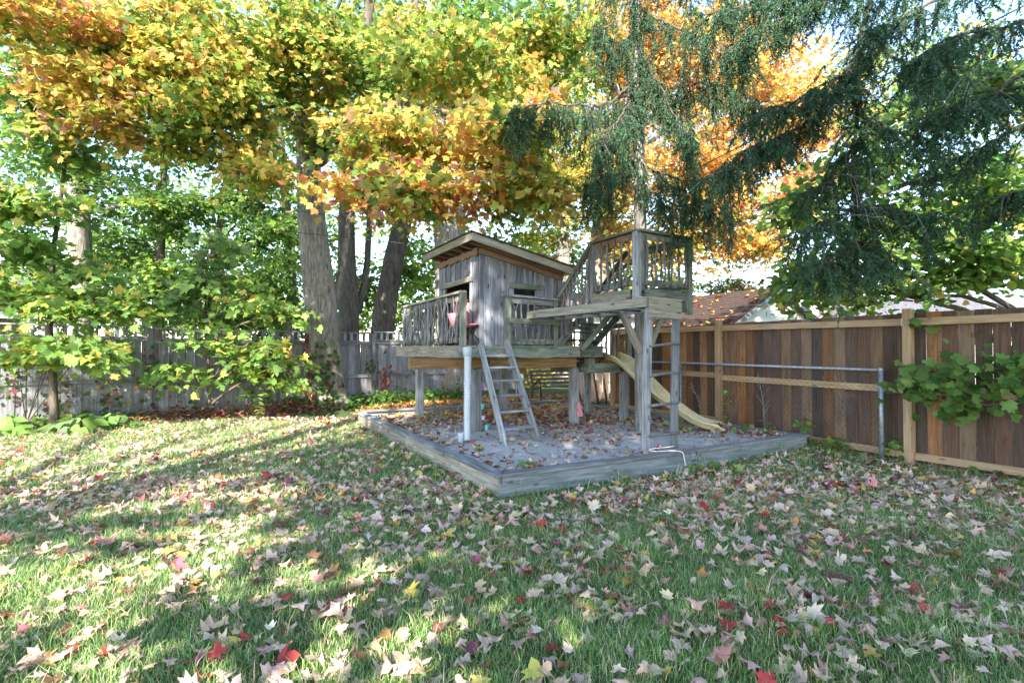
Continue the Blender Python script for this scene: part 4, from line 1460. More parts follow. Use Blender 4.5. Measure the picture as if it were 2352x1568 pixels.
# bench
bn = thing('garden_bench', (1.25, 13.75, .1), 'dark cast iron and slat garden bench behind the chain link', 'bench')
bx0 = Vector((.72, 13.35, .1)); bd = Vector((.9, .42, 0)).normalized(); bnn = Vector((-bd.y, bd.x, 0))
for s in (0, 1.15):
    o = bx0 + bd * s
    mb = MB()
    mb.tube(smooth_path([o + Vector((0, 0, -.02)), o + bnn * .02 + Vector((0, 0, .42)), o + bnn * .42 + Vector((0, 0, .40)), o + bnn * .55 + Vector((0, 0, .86))], 5), .022, 6)
    mb.tube(smooth_path([o + bnn * .5 + Vector((0, 0, 0)), o + bnn * .42 + Vector((0, 0, .4)), o + bnn * .1 + Vector((0, 0, .62)), o + Vector((0, 0, .42))], 5), .02, 6)
    mb.build('end_frame', M_iron, bn, smooth=True)
for k in range(5):
    o = bx0 + bnn * (.04 + .085 * k) + Vector((0, 0, .44))
    beam('seat_slat', o - bd * .04, o + bd * 1.19, .06, .022, M_barkd, bn)
for k in range(4):
    o = bx0 + bnn * (.44 + .03 * k) + Vector((0, 0, .52 + .10 * k))
    beam('back_slat', o - bd * .04, o + bd * 1.19, .022, .06, M_barkd, bn)

# ------------------------------------------------------------------ overhead cables
def cable(pts, r, label):
    mb = MB(); mb.tube(smooth_path(pts, 8), r, 5)
    tag(mb.build('overhead_cable', M_wire, None, smooth=True), label, 'cable')
cable([at(-120, 398, 11), at(400, 443, 12.3), at(800, 497, 13), at(1462, 500, 8.75)], .008, 'black overhead cable crossing the trees at left, upper of the long pair')
cable([at(-120, 478, 11), at(300, 505, 12), at(700, 536, 13), at(1100, 575, 13.6), at(1500, 600, 15)], .008, 'black overhead cable crossing the trees at left, lower of the long pair')
cable([at(1120, -8, 12), at(1250, 70, 12.5), at(1400, 165, 13)], .014, 'twisted blue grey service cable slanting through the crowns at the top centre')
cable([at(1200, 605, 12), at(1340, 522, 11), at(1685, 344, 8.5), at(1900, 240, 7.4), at(2400, -10, 5.5)], .008, 'black overhead cable rising from the hut roof to the upper right, upper of two')
cable([at(1200, 625, 12), at(1405, 532, 10.7), at(1700, 372, 8.5), at(1900, 285, 7.4), at(2400, 90, 5.5)], .008, 'black overhead cable rising from the hut roof to the upper right, lower of two')

# ------------------------------------------------------------------ trees
YEL = dict(green=.12, ygreen=.24, yellow=.40, gold=.2, orange=.04)
YEG = dict(green=.28, ygreen=.34, yellow=.28, gold=.10)
YOR = dict(ygreen=.10, yellow=.34, gold=.36, orange=.15, blush=.05)
ORR = dict(ygreen=.08, yellow=.24, gold=.32, orange=.2, redor=.05, blush=.11)
YGR = dict(dgreen=.06, green=.36, ygreen=.36, yellow=.17, gold=.05)
GRN = dict(dgreen=.12, green=.5, lime=.16, ygreen=.22)
DGR = dict(dgreen=.25, green=.5, lime=.1, ygreen=.15)
BGR = dict(green=.3, lime=.35, ygreen=.35)
LGR = dict(green=.38, lime=.40, ygreen=.20, yellow=.02)
LYE = dict(green=.20, lime=.36, ygreen=.36, yellow=.08)
ORG = dict(gold=.34, orange=.38, redor=.10, yellow=.18)
OYE = dict(ygreen=.2, yellow=.4, gold=.3, orange=.1)
PAL = dict(pale=.5, green=.3, lime=.2)

mt = [(Vector((-4.62, 13.55, -.05)), .50), (Vector((-4.68, 13.6, .5)), .43), (Vector((-4.78, 13.6, 1.6)), .40), (Vector((-4.92, 13.6, 3.1)), .38), (Vector((-5.08, 13.6, 4.6)), .335), (Vector((-5.2, 13.6, 6.0)), .30),
      (Vector((-5.30, 13.7, 8.2)), .27), (Vector((-5.35, 13.8, 10.5)), .2), (Vector((-5.3, 13.9, 13)), .12)]
fork1 = Vector((-5.28, 13.6, 7.6))
fork2 = Vector((-5.1, 13.4, 6.4))
tree('maple_tree', (-4.62, 13.55, 0), 'large maple with thick grey trunk and yellow orange crown at left of the hut',
     [(330, 60, 10, 300, 90, 1.6, 3000, YEL, dict(src=fork1)), (130, 60, 9, 130, 110, 1.4, 1700, YOR, dict(src=fork1)), (500, 280, 10.3, 170, 110, 1.5, 2100, YEG, dict(src=fork1)), (420, 170, 9.8, 200, 80, 1.3, 1900, YEL, dict(src=fork1)),
      (260, 250, 9.6, 150, 95, 1.3, 1700, YOR, dict(src=fork1)), (640, 60, 11, 190, 110, 1.5, 2000, YGR, dict(src=fork1)), (640, 190, 12, 130, 90, 1.2, 1000, YEG, dict(src=fork1)), (565, 385, 10.2, 100, 60, 1.0, 800, YEL, dict(src=fork1)), (440, 350, 10.4, 80, 60, .9, 500, YEG, dict(src=fork1)),
      (780, 250, 12.2, 80, 80, .8, 600, YGR, dict(src=fork1)), (770, 120, 11.5, 110, 100, 1.2, 900, YGR, dict(src=fork1)), (900, 320, 8.9, 140, 80, 1.2, 1300, YOR, dict(src=fork2)), (940, 425, 8.4, 180, 65, 1.2, 1700, ORR, dict(src=fork2)), (815, 440, 8.8, 65, 55, .8, 500, ORR, dict(src=fork2)),
      (1130, 290, 8.7, 170, 115, 1.4, 2100, YOR, dict(src=fork2)), (1215, 430, 8.8, 115, 75, 1.1, 1100, YEL, dict(src=fork2)), (1060, 150, 10, 190, 100, 1.5, 1700, YEG, dict(src=fork1)), (1240, 90, 11, 150, 110, 1.5, 1400, YGR, dict(src=fork1)),
      (900, 150, 12, 130, 120, 1.3, 1100, YGR, dict(src=fork1)), (350, -130, 11, 400, 90, 2, 700, YEL, dict(src=fork1)), (850, -130, 12, 350, 90, 2, 600, YGR, dict(src=fork1)), (700, 330, 12.6, 60, 50, .5, 260, YEG, dict(src=fork2))],
     mt, [([Vector((-5.26, 13.55, 7.3)), at(640, 195, 12.8), at(560, 150, 11.8), at(500, 135, 11), at(430, 90, 10)], .13, .03), ([at(695, 300, 13.55), at(640, 265, 12.6), at(590, 300, 11.6)], .10, .03),
          ([Vector((-5.0, 13.6, 5.8)), at(660, 250, 13), at(600, 120, 12.5), at(575, 40, 12)], .14, .05), ([Vector((-5.05, 13.55, 6.2)), at(800, 330, 12), at(930, 300, 10), at(1080, 320, 8.9)], .12, .03),
          ([at(768, 700, 13.9), at(780, 630, 14.0), at(795, 560, 14.1), at(804, 490, 14.0), at(815, 430, 13.6)], .10, .05)],
     M_bark, T_maple, .12, 22, n_single=300, tname='maple', flare=.22, dens=1.35, alt=YEG)

bgroup = 'trees beyond the back fence'
tree('maple_tree', (-4.6, 16.4, 0), 'grey double trunk right behind the large maple', [(700, 560, 16.5, 90, 120, 1.5, 1400, DGR), (860, 250, 16, 150, 200, 2, 3200, GRN), (850, 640, 18, 100, 90, 1.2, 1200, DGR)],
     [(at(800, 800, 15.6) * 1 + Vector((0, 0, -1.3)), .33), (at(800, 700, 15.6), .30), (at(795, 560, 15.6), .24), (at(800, 400, 15.6), .2), (at(830, 200, 15.6), .16), (at(850, 0, 15.6), .12)],
     [([at(820, 720, 15.8), at(845, 600, 15.9), at(850, 420, 16)], .13, .08)], M_barkd, T_maple_s, .15, 14, bgroup)
tree('maple_tree', (-3.9, 17.2, 0), 'leaning dark trunk lit on its right edge, left of the hut', [(980, 120, 17, 160, 160, 2, 3000, YGR), (930, 600, 18.5, 70, 90, 1, 900, BGR), (1000, 330, 17, 130, 110, 1.5, 1500, GRN)],
     [(at(868, 880, 17), .40), (at(880, 740, 17), .36), (at(905, 600, 17), .31), (at(928, 490, 17), .28), (at(945, 330, 17), .22), (at(950, 100, 17), .17), (at(965, -100, 17), .1)],
     [([at(940, 200, 17), at(915, 80, 17), at(890, -30, 17)], .12, .08)], M_barkd, T_maple_s, .15, 14, bgroup)
tree('maple_tree', (-2.0, 16.6, 0), 'broad split trunk rising right behind the hut roof', [(1110, 120, 16.5, 160, 180, 2, 3200, BGR), (1180, 350, 16, 140, 120, 1.5, 1700, YGR), (1060, -60, 17, 250, 120, 2, 1600, GRN)],
     [(at(1035, 900, 16.5), .50), (at(1035, 700, 16.5), .45), (at(1030, 560, 16.5), .42), (at(1022, 470, 16.5), .38), (at(1010, 330, 16.5), .26), (at(1000, 150, 16.5), .2), (at(990, -50, 16.5), .12)],
     [([at(1052, 560, 16.5), at(1068, 440, 16.6), at(1085, 300, 16.7), at(1100, 100, 16.7)], .2, .1), ([at(1000, 260, 16.5), at(960, 140, 16.4), at(940, 40, 16.3)], .11, .06)], M_bark, T_maple_s, .15, 16, bgroup)
tree('maple_tree', (1.8, 18.2, 0), 'slim straight trunk dappled with sunlight between hut roof and lookout', [(1260, 170, 18, 150, 200, 2, 3200, BGR), (1240, 520, 18.5, 100, 60, 1, 900, YGR), (1330, 380, 17.5, 120, 120, 1.5, 1700, YEL)],
     [(at(1300, 880, 18.2), .26), (at(1298, 700, 18.2), .23), (at(1294, 560, 18.2), .215), (at(1290, 400, 18.2), .19), (at(1288, 200, 18.2), .15), (at(1280, -60, 18.2), .1)],
     [], M_bark, T_maple_s, .15, 14, bgroup)
tree('maple_tree', (4.2, 18.0, 0), 'leaning pale trunk of the orange maple behind the lookout',
     [(1500, 130, 17, 170, 180, 2, 3000, ORG), (1640, 120, 17.5, 170, 170, 2, 2400, ORG), (1600, 380, 17, 170, 130, 1.8, 2400, ORG), (1400, 400, 16, 110, 150, 1.4, 2200, OYE), (1700, 560, 17, 110, 70, 1, 700, ORG), (1560, 560, 17, 70, 80, 1, 800, OYE),
      (1820, 230, 17, 150, 200, 2, 2000, ORG), (1830, 470, 16.5, 110, 90, 1.2, 800, ORG), (1370, 90, 15, 80, 90, 1, 700, YOR), (1440, 560, 17, 60, 60, .8, 500, OYE), (1650, -80, 17, 300, 120, 2, 1400, ORG), (1640, 480, 16, 100, 80, 1, 700, ORG)],
     [(at(1350, 900, 17.5), .42), (at(1363, 700, 17.5), .38), (at(1385, 520, 17.5), .34), (at(1425, 300, 17.5), .30), (at(1450, 160, 17.5), .24), (at(1480, -20, 17.5), .15)],
     [([at(1425, 300, 17.5), at(1400, 180, 17), at(1345, 70, 16), at(1318, -20, 15.5)], .16, .08), ([at(1440, 240, 17.5), at(1520, 300, 17.3), at(1620, 380, 17)], .14, .05)], M_bark, T_maple, .13, 16, dens=1.9, alt=OYE)
tree('maple_tree', (-13, 15.6, 0), 'rough trunk behind the saplings near the left edge', [(170, 640, 17, 110, 90, 1.3, 1200, GRN), (190, 420, 15.6, 60, 70, .9, 700, DGR), (300, 420, 18, 120, 100, 1.5, 1400, DGR), (70, 180, 14.5, 90, 120, 1.2, 1200, GRN), (330, 330, 17, 120, 80, 1.4, 900, DGR)],
     [(at(185, 900, 16), .36), (at(185, 640, 16), .30), (at(180, 480, 16), .27), (at(172, 350, 16), .24), (at(150, 150, 16), .18), (at(120, -40, 16), .12)],
     [([at(178, 470, 16), at(240, 480, 16), at(330, 455, 16.5)], .1, .05)], M_bark, T_maple_s, .15, 14, bgroup)
tree('maple_tree', (-10.6, 17.8, 0), 'dense green tree filling the gap behind the middle saplings', [(300, 560, 18, 100, 110, 1.6, 2000, GRN), (420, 480, 17, 130, 90, 1.6, 2200, DGR), (420, 650, 17.5, 130, 90, 1.4, 2200, GRN), (280, 690, 17, 90, 60, 1, 900, GRN), (560, 460, 17.5, 120, 80, 1.5, 1500, DGR)],
     [(at(360, 880, 17.8), .17), (at(365, 700, 17.8), .15), (at(372, 500, 17.8), .12), (at(380, 330, 17.8), .07)], [], M_barkd, T_maple_s, .15, 10, bgroup)
tree('maple_tree', (-8.6, 19.0, 0), 'shaded green tree close to the left of the large maple', [(560, 600, 18.5, 120, 130, 1.8, 2600, GRN), (640, 480, 18, 100, 100, 1.5, 1800, DGR), (640, 690, 19, 90, 70, 1.2, 1400, DGR), (480, 720, 18.5, 100, 50, 1, 900, GRN)],
     [(at(480, 880, 19), .18), (at(485, 730, 19), .16), (at(500, 560, 19), .13), (at(520, 400, 19), .08)], [], M_barkd, T_maple_s, .15, 10, bgroup)
tree('maple_tree', (-6.3, 21, 0), 'slim dark trunk among the leaves left of the large maple', [(560, 250, 17.5, 160, 150, 2, 2600, YGR), (620, 590, 21, 90, 80, 1, 1000, BGR)],
     [(at(672, 900, 20), .2), (at(668, 600, 20), .18), (at(655, 450, 20), .16), (at(640, 250, 20), .1)], [], M_barkd, T_maple_s, .15, 10, bgroup)
# masses of trees far beyond: one object
Pm = []
for (px, py, Y, rx, ry, dep, n, pal) in [(500, 560, 27, 380, 170, 2, 4200, GRN), (1000, 480, 27, 350, 230, 2, 6000, BGR), (1000, 180, 26, 400, 200, 2, 6000, BGR), (150, 640, 26, 120, 100, 2, 1200, DGR), (650, 250, 26, 300, 180, 2, 3500, GRN), (1280, 600, 26, 200, 140, 2, 2600, YGR), (870, 720, 24, 330, 60, 1.5, 3600, BGR), (560, 700, 24, 260, 90, 1.5, 3400, GRN), (80, 300, 22, 160, 200, 2, 2600, GRN), (60, 520, 24, 120, 90, 2, 700, GRN), (300, 640, 24, 200, 110, 2, 2400, GRN), (820, 60, 24, 400, 140, 2, 4000, YGR), (1560, 520, 24, 260, 130, 2, 3600, OYE), (1620, 250, 25, 330, 220, 2, 5200, ORG), (1900, 250, 24, 200, 200, 2, 2400, OYE), (2150, 180, 24, 230, 190, 2, 2400, YGR), (1330, 300, 25, 160, 250, 2, 3600, OYE), (1750, 560, 25, 90, 60, 1, 900, ORG), (1180, 600, 22, 170, 110, 1.5, 2600, YGR), (1440, 640, 23, 130, 90, 1.2, 1500, YGR), (960, 640, 22, 90, 100, 1.2, 1500, BGR), (200, 725, 21, 200, 45, 1, 1500, GRN), (480, 735, 21, 230, 40, 1, 1900, GRN), (700, 735, 22, 150, 45, 1, 1300, BGR), (30, 660, 22, 80, 70, 1, 500, GRN), (330, 520, 23, 200, 120, 1.5, 1600, GRN)]:
    c = at(px, py, Y)
    Pm.append(mass_leaves(c, (rx / F * Y, dep, ry / F * Y), n, pal, .2, 30, .8)[:5])
P_, N_, T_, S_, c_ = [np.concatenate(a) for a in zip(*Pm)]
leaves_obj('distant_woods', None, P_, N_, T_, S_, c_, T_kite, origin=(0, 25, 0))
# sunlit hedge seen under the deck
P_, N_, T_, S_, c_, _ = mass_leaves((.3, 18.6, .75), (1.9, .5, .6), 2400, dict(yellow=.5, ygreen=.3, tan=.2), .11, 26, .25)
hd = leaves_obj('hedge', None, P_, N_, T_, S_, c_, T_kite, kind=None, origin=(.3, 18.6, 0)); tag(hd, 'sunlit yellow green hedge seen under the deck', 'hedge')

# trees right of the lookout
tree('oak_tree', at(1700, 700, 26) * 1 + Vector((0, 0, -4)), 'olive green round tree beyond the garage ridge', [(1700, 670, 26, 75, 55, 1.5, 2600, dict(olive=.6, dgreen=.2, orange=.1, tan=.1), dict(spray=.4))],
     [(at(1700, 800, 26), .2), (at(1700, 690, 26), .15)], [], M_barkd, T_kite, .13, 8)
tree('maple_tree', at(1890, 700, 30) * 1 + Vector((0, 0, -4)), 'bright yellow tree beyond the low roofs', [(1890, 665, 30, 85, 60, 1.8, 2600, dict(yellow=.6, gold=.25, ygreen=.15)), (1560, 670, 30, 90, 60, 2, 2200, dict(ygreen=.5, olive=.3, lime=.2))],
     [(at(1890, 800, 30), .25), (at(1890, 690, 30), .18)], [], M_barkd, T_kite, .17, 8)
tree('spruce_tree', at(2230, 700, 32) * 1 + Vector((0, 0, -4)), 'pale grey green conifer beyond the far roofs', [(2230, 630, 32, 170, 60, 2, 2600, dict(pale=.6, bluegreen=.4)), (2040, 640, 34, 60, 50, 1.5, 700, dict(pale=.5, bluegreen=.5))],
     [(at(2230, 800, 32), .25), (at(2230, 620, 32), .1)], [], M_barkd, T_long, .2, 8)
BL = dict(green=.46, lime=.36, ygreen=.14, dgreen=.03, yellow=.01)
tree('catalpa_tree', (10.6, 9.2, 0), 'broad leaved bright green tree hanging in from the right above the fence',
     [(2230, 430, 8.6, 150, 110, .9, 900, BL), (2080, 540, 8.8, 150, 100, .9, 900, BL), (2260, 600, 8.6, 130, 80, .8, 640, BL), (1900, 610, 9, 90, 70, .7, 420, BL), (1850, 480, 9.4, 80, 70, .7, 300, BL), (1990, 670, 8.9, 60, 40, .5, 150, BL), (2000, 420, 9.2, 130, 90, .9, 450, BL), (2140, 640, 8.8, 100, 50, .6, 260, BL),
      (2300, 250, 8.4, 130, 130, 1, 420, BL), (2480, 450, 8.6, 160, 200, 1, 900, BL), (1840, 660, 9, 40, 60, .4, 130, BL), (2230, 180, 9.5, 140, 120, 1, 380, BL), (2080, 260, 9.8, 120, 100, 1, 260, BL)],
     [(Vector((10.6, 9.2, 0)), .25), (Vector((10.4, 9.2, 2.5)), .2), (Vector((10.0, 9.1, 5)), .14), (Vector((9.6, 9.0, 8)), .07)],
     [([Vector((10.4, 9.2, 3.2)), at(2352, 375, 9), at(2200, 400, 8.9), at(2030, 440, 9)], .09, .02), ([Vector((10.4, 9.2, 2.8)), at(2300, 560, 9), at(2120, 600, 8.9), at(1960, 620, 9)], .07, .015)],
     M_barkd, T_round, .115, 10, n_single=200, tname='round', per=14, spray=.4, flat=.2, bits=5, dens=1.7)

# young maples on the left, in front of the fence
sap = [(at(125, 986, 9.9), .075), (at(122, 880, 9.9), .065), (at(112, 740, 9.9), .055), (at(120, 600, 9.9), .045), (at(140, 450, 10), .035), (at(155, 300, 10), .022), (at(150, 180, 10), .012)]
tree('young_maple', sap[0][0], 'sunlit young maple with yellow green leaves nearest the left edge',
     [(120, 700, 9.4, 175, 45, .9, 1100, LYE), (60, 790, 9.3, 130, 50, .8, 700, LYE), (190, 820, 9.5, 110, 60, .8, 650, LGR), (110, 560, 9.8, 90, 50, .7, 500, LGR), (60, 440, 9.6, 110, 70, .8, 700, LGR), (120, 320, 9.8, 110, 80, .8, 700, LGR), (60, 230, 9.6, 90, 60, .8, 450, GRN),
      (210, 640, 9.7, 80, 40, .6, 300, LGR), (-60, 600, 9.4, 110, 200, 1, 900, LGR), (130, 470, 9.6, 90, 50, .6, 350, LGR)],
     sap, [], M_twig, T_maple, .15, 8, dens=.72, n_single=150, tname='maple', spray=.38, per=18, flat=.06, droop=.3, flare=.2)
s2 = [(at(482, 930, 11.2), .03), (at(478, 820, 11.2), .027), (at(472, 700, 11.2), .022), (at(475, 600, 11.2), .014), (at(485, 545, 11.2), .008)]
tree('young_maple', s2[0][0], 'slim young maple with fresh green leaves before the middle of the back fence',
     [(490, 590, 11, 75, 50, .5, 420, PAL), (420, 690, 10.8, 60, 55, .5, 420, PAL), (560, 700, 10.9, 100, 40, .5, 420, LGR), (640, 730, 11, 70, 30, .4, 260, LGR), (500, 790, 10.8, 90, 40, .5, 400, LGR), (390, 850, 10.7, 70, 35, .5, 260, LGR), (570, 850, 10.8, 100, 40, .5, 420, GRN), (620, 800, 10.9, 60, 40, .4, 240, LGR), (660, 860, 11, 50, 35, .4, 200, LGR), (470, 650, 11, 55, 40, .4, 260, PAL)],
     s2, [([at(482, 850, 11.2), at(465, 800, 11.2), at(450, 760, 11.1)], .016, .006), ([at(482, 870, 11.2), at(540, 800, 11.1), at(620, 720, 11)], .016, .006)],
     M_twig, T_maple, .155, 6, dens=.5, n_single=120, tname='maple', spray=.3, per=16, flat=.05, droop=.3, flare=.1)
# ash shrub with narrow leaflets by the fence at left
def frond_shrub(name, base, label, tips, mat=M_leaf, n=9, ln=.11, pal=PAL, cat='shrub', template=None):
    r = thing(name, base, label, cat)
    PP = []; tw = MB()
    b0 = Vector(base)
    for t in tips:
        t = Vector(t)
        tw = MB(); limb(tw, [b0, (b0 + t) / 2 + Vector((0, 0, .25)), t], .012, .004, 5, 4); tw.build('stem', M_twig, r)
        for _ in range(7):
            d = Vector((random.gauss(0, 1), random.gauss(-.3, .7), random.gauss(.05, .3))).normalized()
            L = random.uniform(.3, .5)
            side = d.cross(Vector((0, 0, 1))).normalized()
            for k in range(n):
                q = t + d * (L * (k + 1) / n) + Vector((0, 0, -.5 * (L * (k + 1) / n) ** 2))
                for s in (-1, 1):
                    PP.append((q, Vector((random.gauss(0, .2), random.gauss(-.2, .2), 1)), side * s + d * .5 + Vector((0, 0, -.2)), ln * random.uniform(.8, 1.2)))
    P = np.array([p[0] for p in PP]); N = np.array([p[1] for p in PP]); T = np.array([p[2] for p in PP]); S_ = np.array([p[3] for p in PP])
    leaves_obj('foliage', r, P, N, T, S_, pick(pal, len(P)), template or T_long)
    return r
frond_shrub('ash_shrub', at(60, 975, 10.2), 'tall shrub with paired narrow leaflets behind the young maple', [at(60, 690, 9.7), at(200, 680, 9.8), at(330, 690, 9.9), at(20, 760, 9.6), at(160, 730, 9.6)], pal=LGR)
frond_shrub('ash_shrub', at(660, 930, 12.6), 'narrow leaved shrub against the fence left of the large maple trunk', [at(650, 700, 12.4), at(600, 780, 12.3), at(690, 720, 12.6)], pal=PAL)
frond_shrub('ash_shrub', at(560, 945, 11.6), 'low shrub with dark paired leaflets at the foot of the back fence', [at(560, 870, 11.3), at(620, 865, 11.5), at(590, 905, 11.2)], pal=GRN)

# ------------------------------------------------------------------ spruces
def bough(path, r0, curtain, dens, arr, mb, tw, len_side=.45, fine=1.0, bare=.12, hl=.8):
    pts = smooth_path(path, 8, .012)
    L = sum((pts[i + 1] - pts[i]).length for i in range(len(pts) - 1))
    m = len(pts) - 1
    mb.tube(pts, [r0 + (.006 - r0) * i / m for i in range(m + 1)], 6)
    nt = int(L * dens * 1.35)
    for k in range(nt):
        t = random.random() ** .85
        i = min(int(t * m), m - 1)
        p = pts[i].lerp(pts[i + 1], t * m - i)
        d = (pts[i + 1] - pts[i]).normalized()
        side = d.cross(Vector((0, 0, 1))).normalized() * random.choice((-1, 1))
        hang = random.random() < curtain
        ln = random.uniform(.3, 1.0) * (hl if hang else len_side)
        if hang:
            q1 = p + side * random.uniform(.02, .14) + d * random.uniform(-.02, .1) + Vector((0, 0, -ln * .4))
            q2 = q1 + side * random.uniform(-.03, .08) + d * random.uniform(-.05, .07) + Vector((0, 0, -ln * .6))
        else:
            q1 = p + side * ln * .5 + d * ln * .3 + Vector((0, 0, -.03))
            q2 = q1 + side * ln * .35 + d * ln * .3 + Vector((0, 0, -.10 - .2 * random.random()))
        (tw if random.random() < .15 else mb).tube([p, q1, q2], [.005, .0035, .002], 3, False)
        if random.random() < bare * .5: continue
        n2 = int(4 + ln * 13)
        twig(p, q1, q2, arr, fine)
        for j in range(n2):
            s = random.uniform(.15, 1.0)
            b = p.lerp(q1, s * 2) if s < .5 else q1.lerp(q2, s * 2 - 1)
            dd = (q2 - q1).normalized()
            sd = Vector((random.gauss(0, 1), random.gauss(0, 1), random.gauss(-.35, .4))).normalized()
            l2 = random.uniform(.07, .19)
            e = b + (sd * .8 + dd * .7).normalized() * l2
            twig(b, b.lerp(e, .5), e + Vector((0, 0, -.01)), arr, fine)


def twig(a, b, c, arr, fine):
    arr.append((*a, *b, *c, fine))


def needles(name, parent, arr, pal, per_m=200, ln=.027, w=.0062):
    A_ = np.array(arr)
    a, b, c = A_[:, 0:3], A_[:, 3:6], A_[:, 6:9]
    L = np.linalg.norm(b - a, axis=1) + np.linalg.norm(c - b, axis=1)
    k = np.clip((L * per_m).astype(int), 8, 80)
    ii = np.repeat(np.arange(len(A_)), k)
    t = RNG.random(len(ii))[:, None]
    p = (1 - t) ** 2 * a[ii] + 2 * t * (1 - t) * b[ii] + t * t * c[ii]
    d = unit((b - a)[ii] * (1 - t) + (c - b)[ii] * t)
    r = RNG.normal(size=(len(ii), 3)); r = unit(r - d * (r * d).sum(-1, keepdims=True))
    r[:, 2] += .15
    e = p + (d * .75 + r * .75) * ln * RNG.uniform(.7, 1.25, (len(ii), 1))
    s = unit(np.cross(e - p, RNG.normal(size=(len(ii), 3)))) * w
    co = np.stack([p - s, p + s, e], 1).reshape(-1, 3)
    tri = np.arange(len(co)).reshape(-1, 3)
    col = np.repeat(pick(pal, len(A_))[ii], 3, 0)
    o_ = np.array(WM[parent.name].translation)
    o = bpy.data.objects.new(name, np_mesh(name, co - o_, tri, M_needle, col))
    link(o, Matrix.Translation(Vector(o_)), parent); o['kind'] = 'stuff'
    return o


SPR = dict(bluegreen=.5, bgreen2=.5)
s1 = thing('spruce_tree', g(3.58, 1.92, .1), 'limbed spruce whose bare grey trunk rises through the lookout platform', 'tree')
mb = MB()
tp_ = [(g(3.60, 1.90, .0), .125), (g(3.585, 1.90, 1.0), .115), (g(3.57, 1.90, 2.4), .10), (g(3.555, 1.90, 3.6), .092), (g(3.53, 1.90, 5.0), .088), (g(3.50, 1.9, 6.8), .078), (g(3.48, 1.9, 9), .055), (g(3.47, 1.9, 12), .02)]
path = smooth_path([p for p, r in tp_], 6)
rad = np.interp(np.linspace(0, len(tp_) - 1, len(path)), range(len(tp_)), [r for p, r in tp_])
mb.tube(path, list(rad), 20, True, lambda i, k: 1 + .05 * math.sin(k * 1.9 + i * .1) + .03 * math.sin(k * 4.4 + 1))
mb.build('trunk', M_pole, s1, smooth=True)
arr = []; mb = MB(); tw = MB()
YT = 8.62
B1 = [([at(1466, 180, YT), at(1400, 235, 8.2), at(1330, 240, 7.9), at(1255, 238, 7.7), at(1175, 255, 7.5)], .022, .8, 26), ([at(1466, 200, YT), at(1430, 260, 8.1), at(1400, 300, 7.8), at(1370, 330, 7.6)], .018, .85, 30),
      ([at(1468, 370, YT), at(1520, 400, 8.3), at(1600, 412, 8.1), at(1720, 370, 7.9)], .02, .7, 26), ([at(1466, 60, YT), at(1420, 100, 8.2), at(1370, 60, 8)], .018, .6, 24), ([at(1466, 20, YT), at(1540, 60, 8.2), at(1640, 90, 7.9), at(1720, 150, 7.7)], .022, .6, 24),
      ([at(1468, 160, YT), at(1540, 200, 8.2), at(1630, 190, 7.9), at(1740, 230, 7.6)], .022, .7, 26), ([at(1466, 110, YT), at(1500, 170, 8.3), at(1560, 280, 8.0), at(1590, 300, 7.9)], .016, .8, 28), ([at(1466, 330, YT), at(1420, 380, 8.4), at(1380, 400, 8.2), at(1340, 405, 8.1)], .014, .85, 24),
      ([at(1470, 420, YT), at(1550, 470, 8.3), at(1620, 460, 8.1), at(1680, 500, 8)], .016, .7, 26), ([at(1466, 0, YT), at(1430, -40, 8.2), at(1300, -60, 7.8)], .02, .6, 14), ([at(1466, -60, YT), at(1600, -50, 8.2), at(1800, 0, 7.6)], .022, .6, 18)]
for pth, r0, cur, de in B1: bough(pth, r0, cur, de * 1.15, arr, mb, tw, hl=.95)
for k in range(26):      # dead twigs along the trunk
    z = random.uniform(3.6, 6.5)
    p = g(3.55, 1.9, z); d = Vector((random.gauss(0, 1), random.gauss(-.6, .6), random.gauss(.1, .5))).normalized()
    tw.tube(smooth_path([p, p + d * .2 + Vector((0, 0, .02)), p + d * .4 + Vector((0, 0, -.15))], 3), [.006, .005, .0045, .004, .003, .003, .002], 4)
mb.build('boughs', M_barkd, s1)['kind'] = 'stuff'
tw.build('twigs', M_deadtwig, s1)['kind'] = 'stuff'
needles('crown', s1, arr, SPR)
s2_ = thing('spruce_tree', (6.9, 5.6, 0), 'spruce at right with drooping blue green boughs over the fence', 'tree')
mb = MB()
mb.tube(smooth_path([Vector((6.9, 5.6, 0)), Vector((6.9, 5.6, 3)), Vector((6.85, 5.6, 7)), Vector((6.8, 5.6, 12))], 5), list(np.linspace(.24, .05, 16)), 14)
mb.build('trunk', M_barkd, s2_, smooth=True)
arr = []; mb = MB(); tw = MB()
R0 = Vector((6.88, 5.6, 4.6))
st_ = [at(2000, -20, 6.6), at(1985, 60, 6.6), at(1965, 150, 6.5), at(1968, 260, 6.5), at(1958, 380, 6.4), at(1965, 480, 6.3), at(1962, 560, 6.3), at(1950, 610, 6.2)]
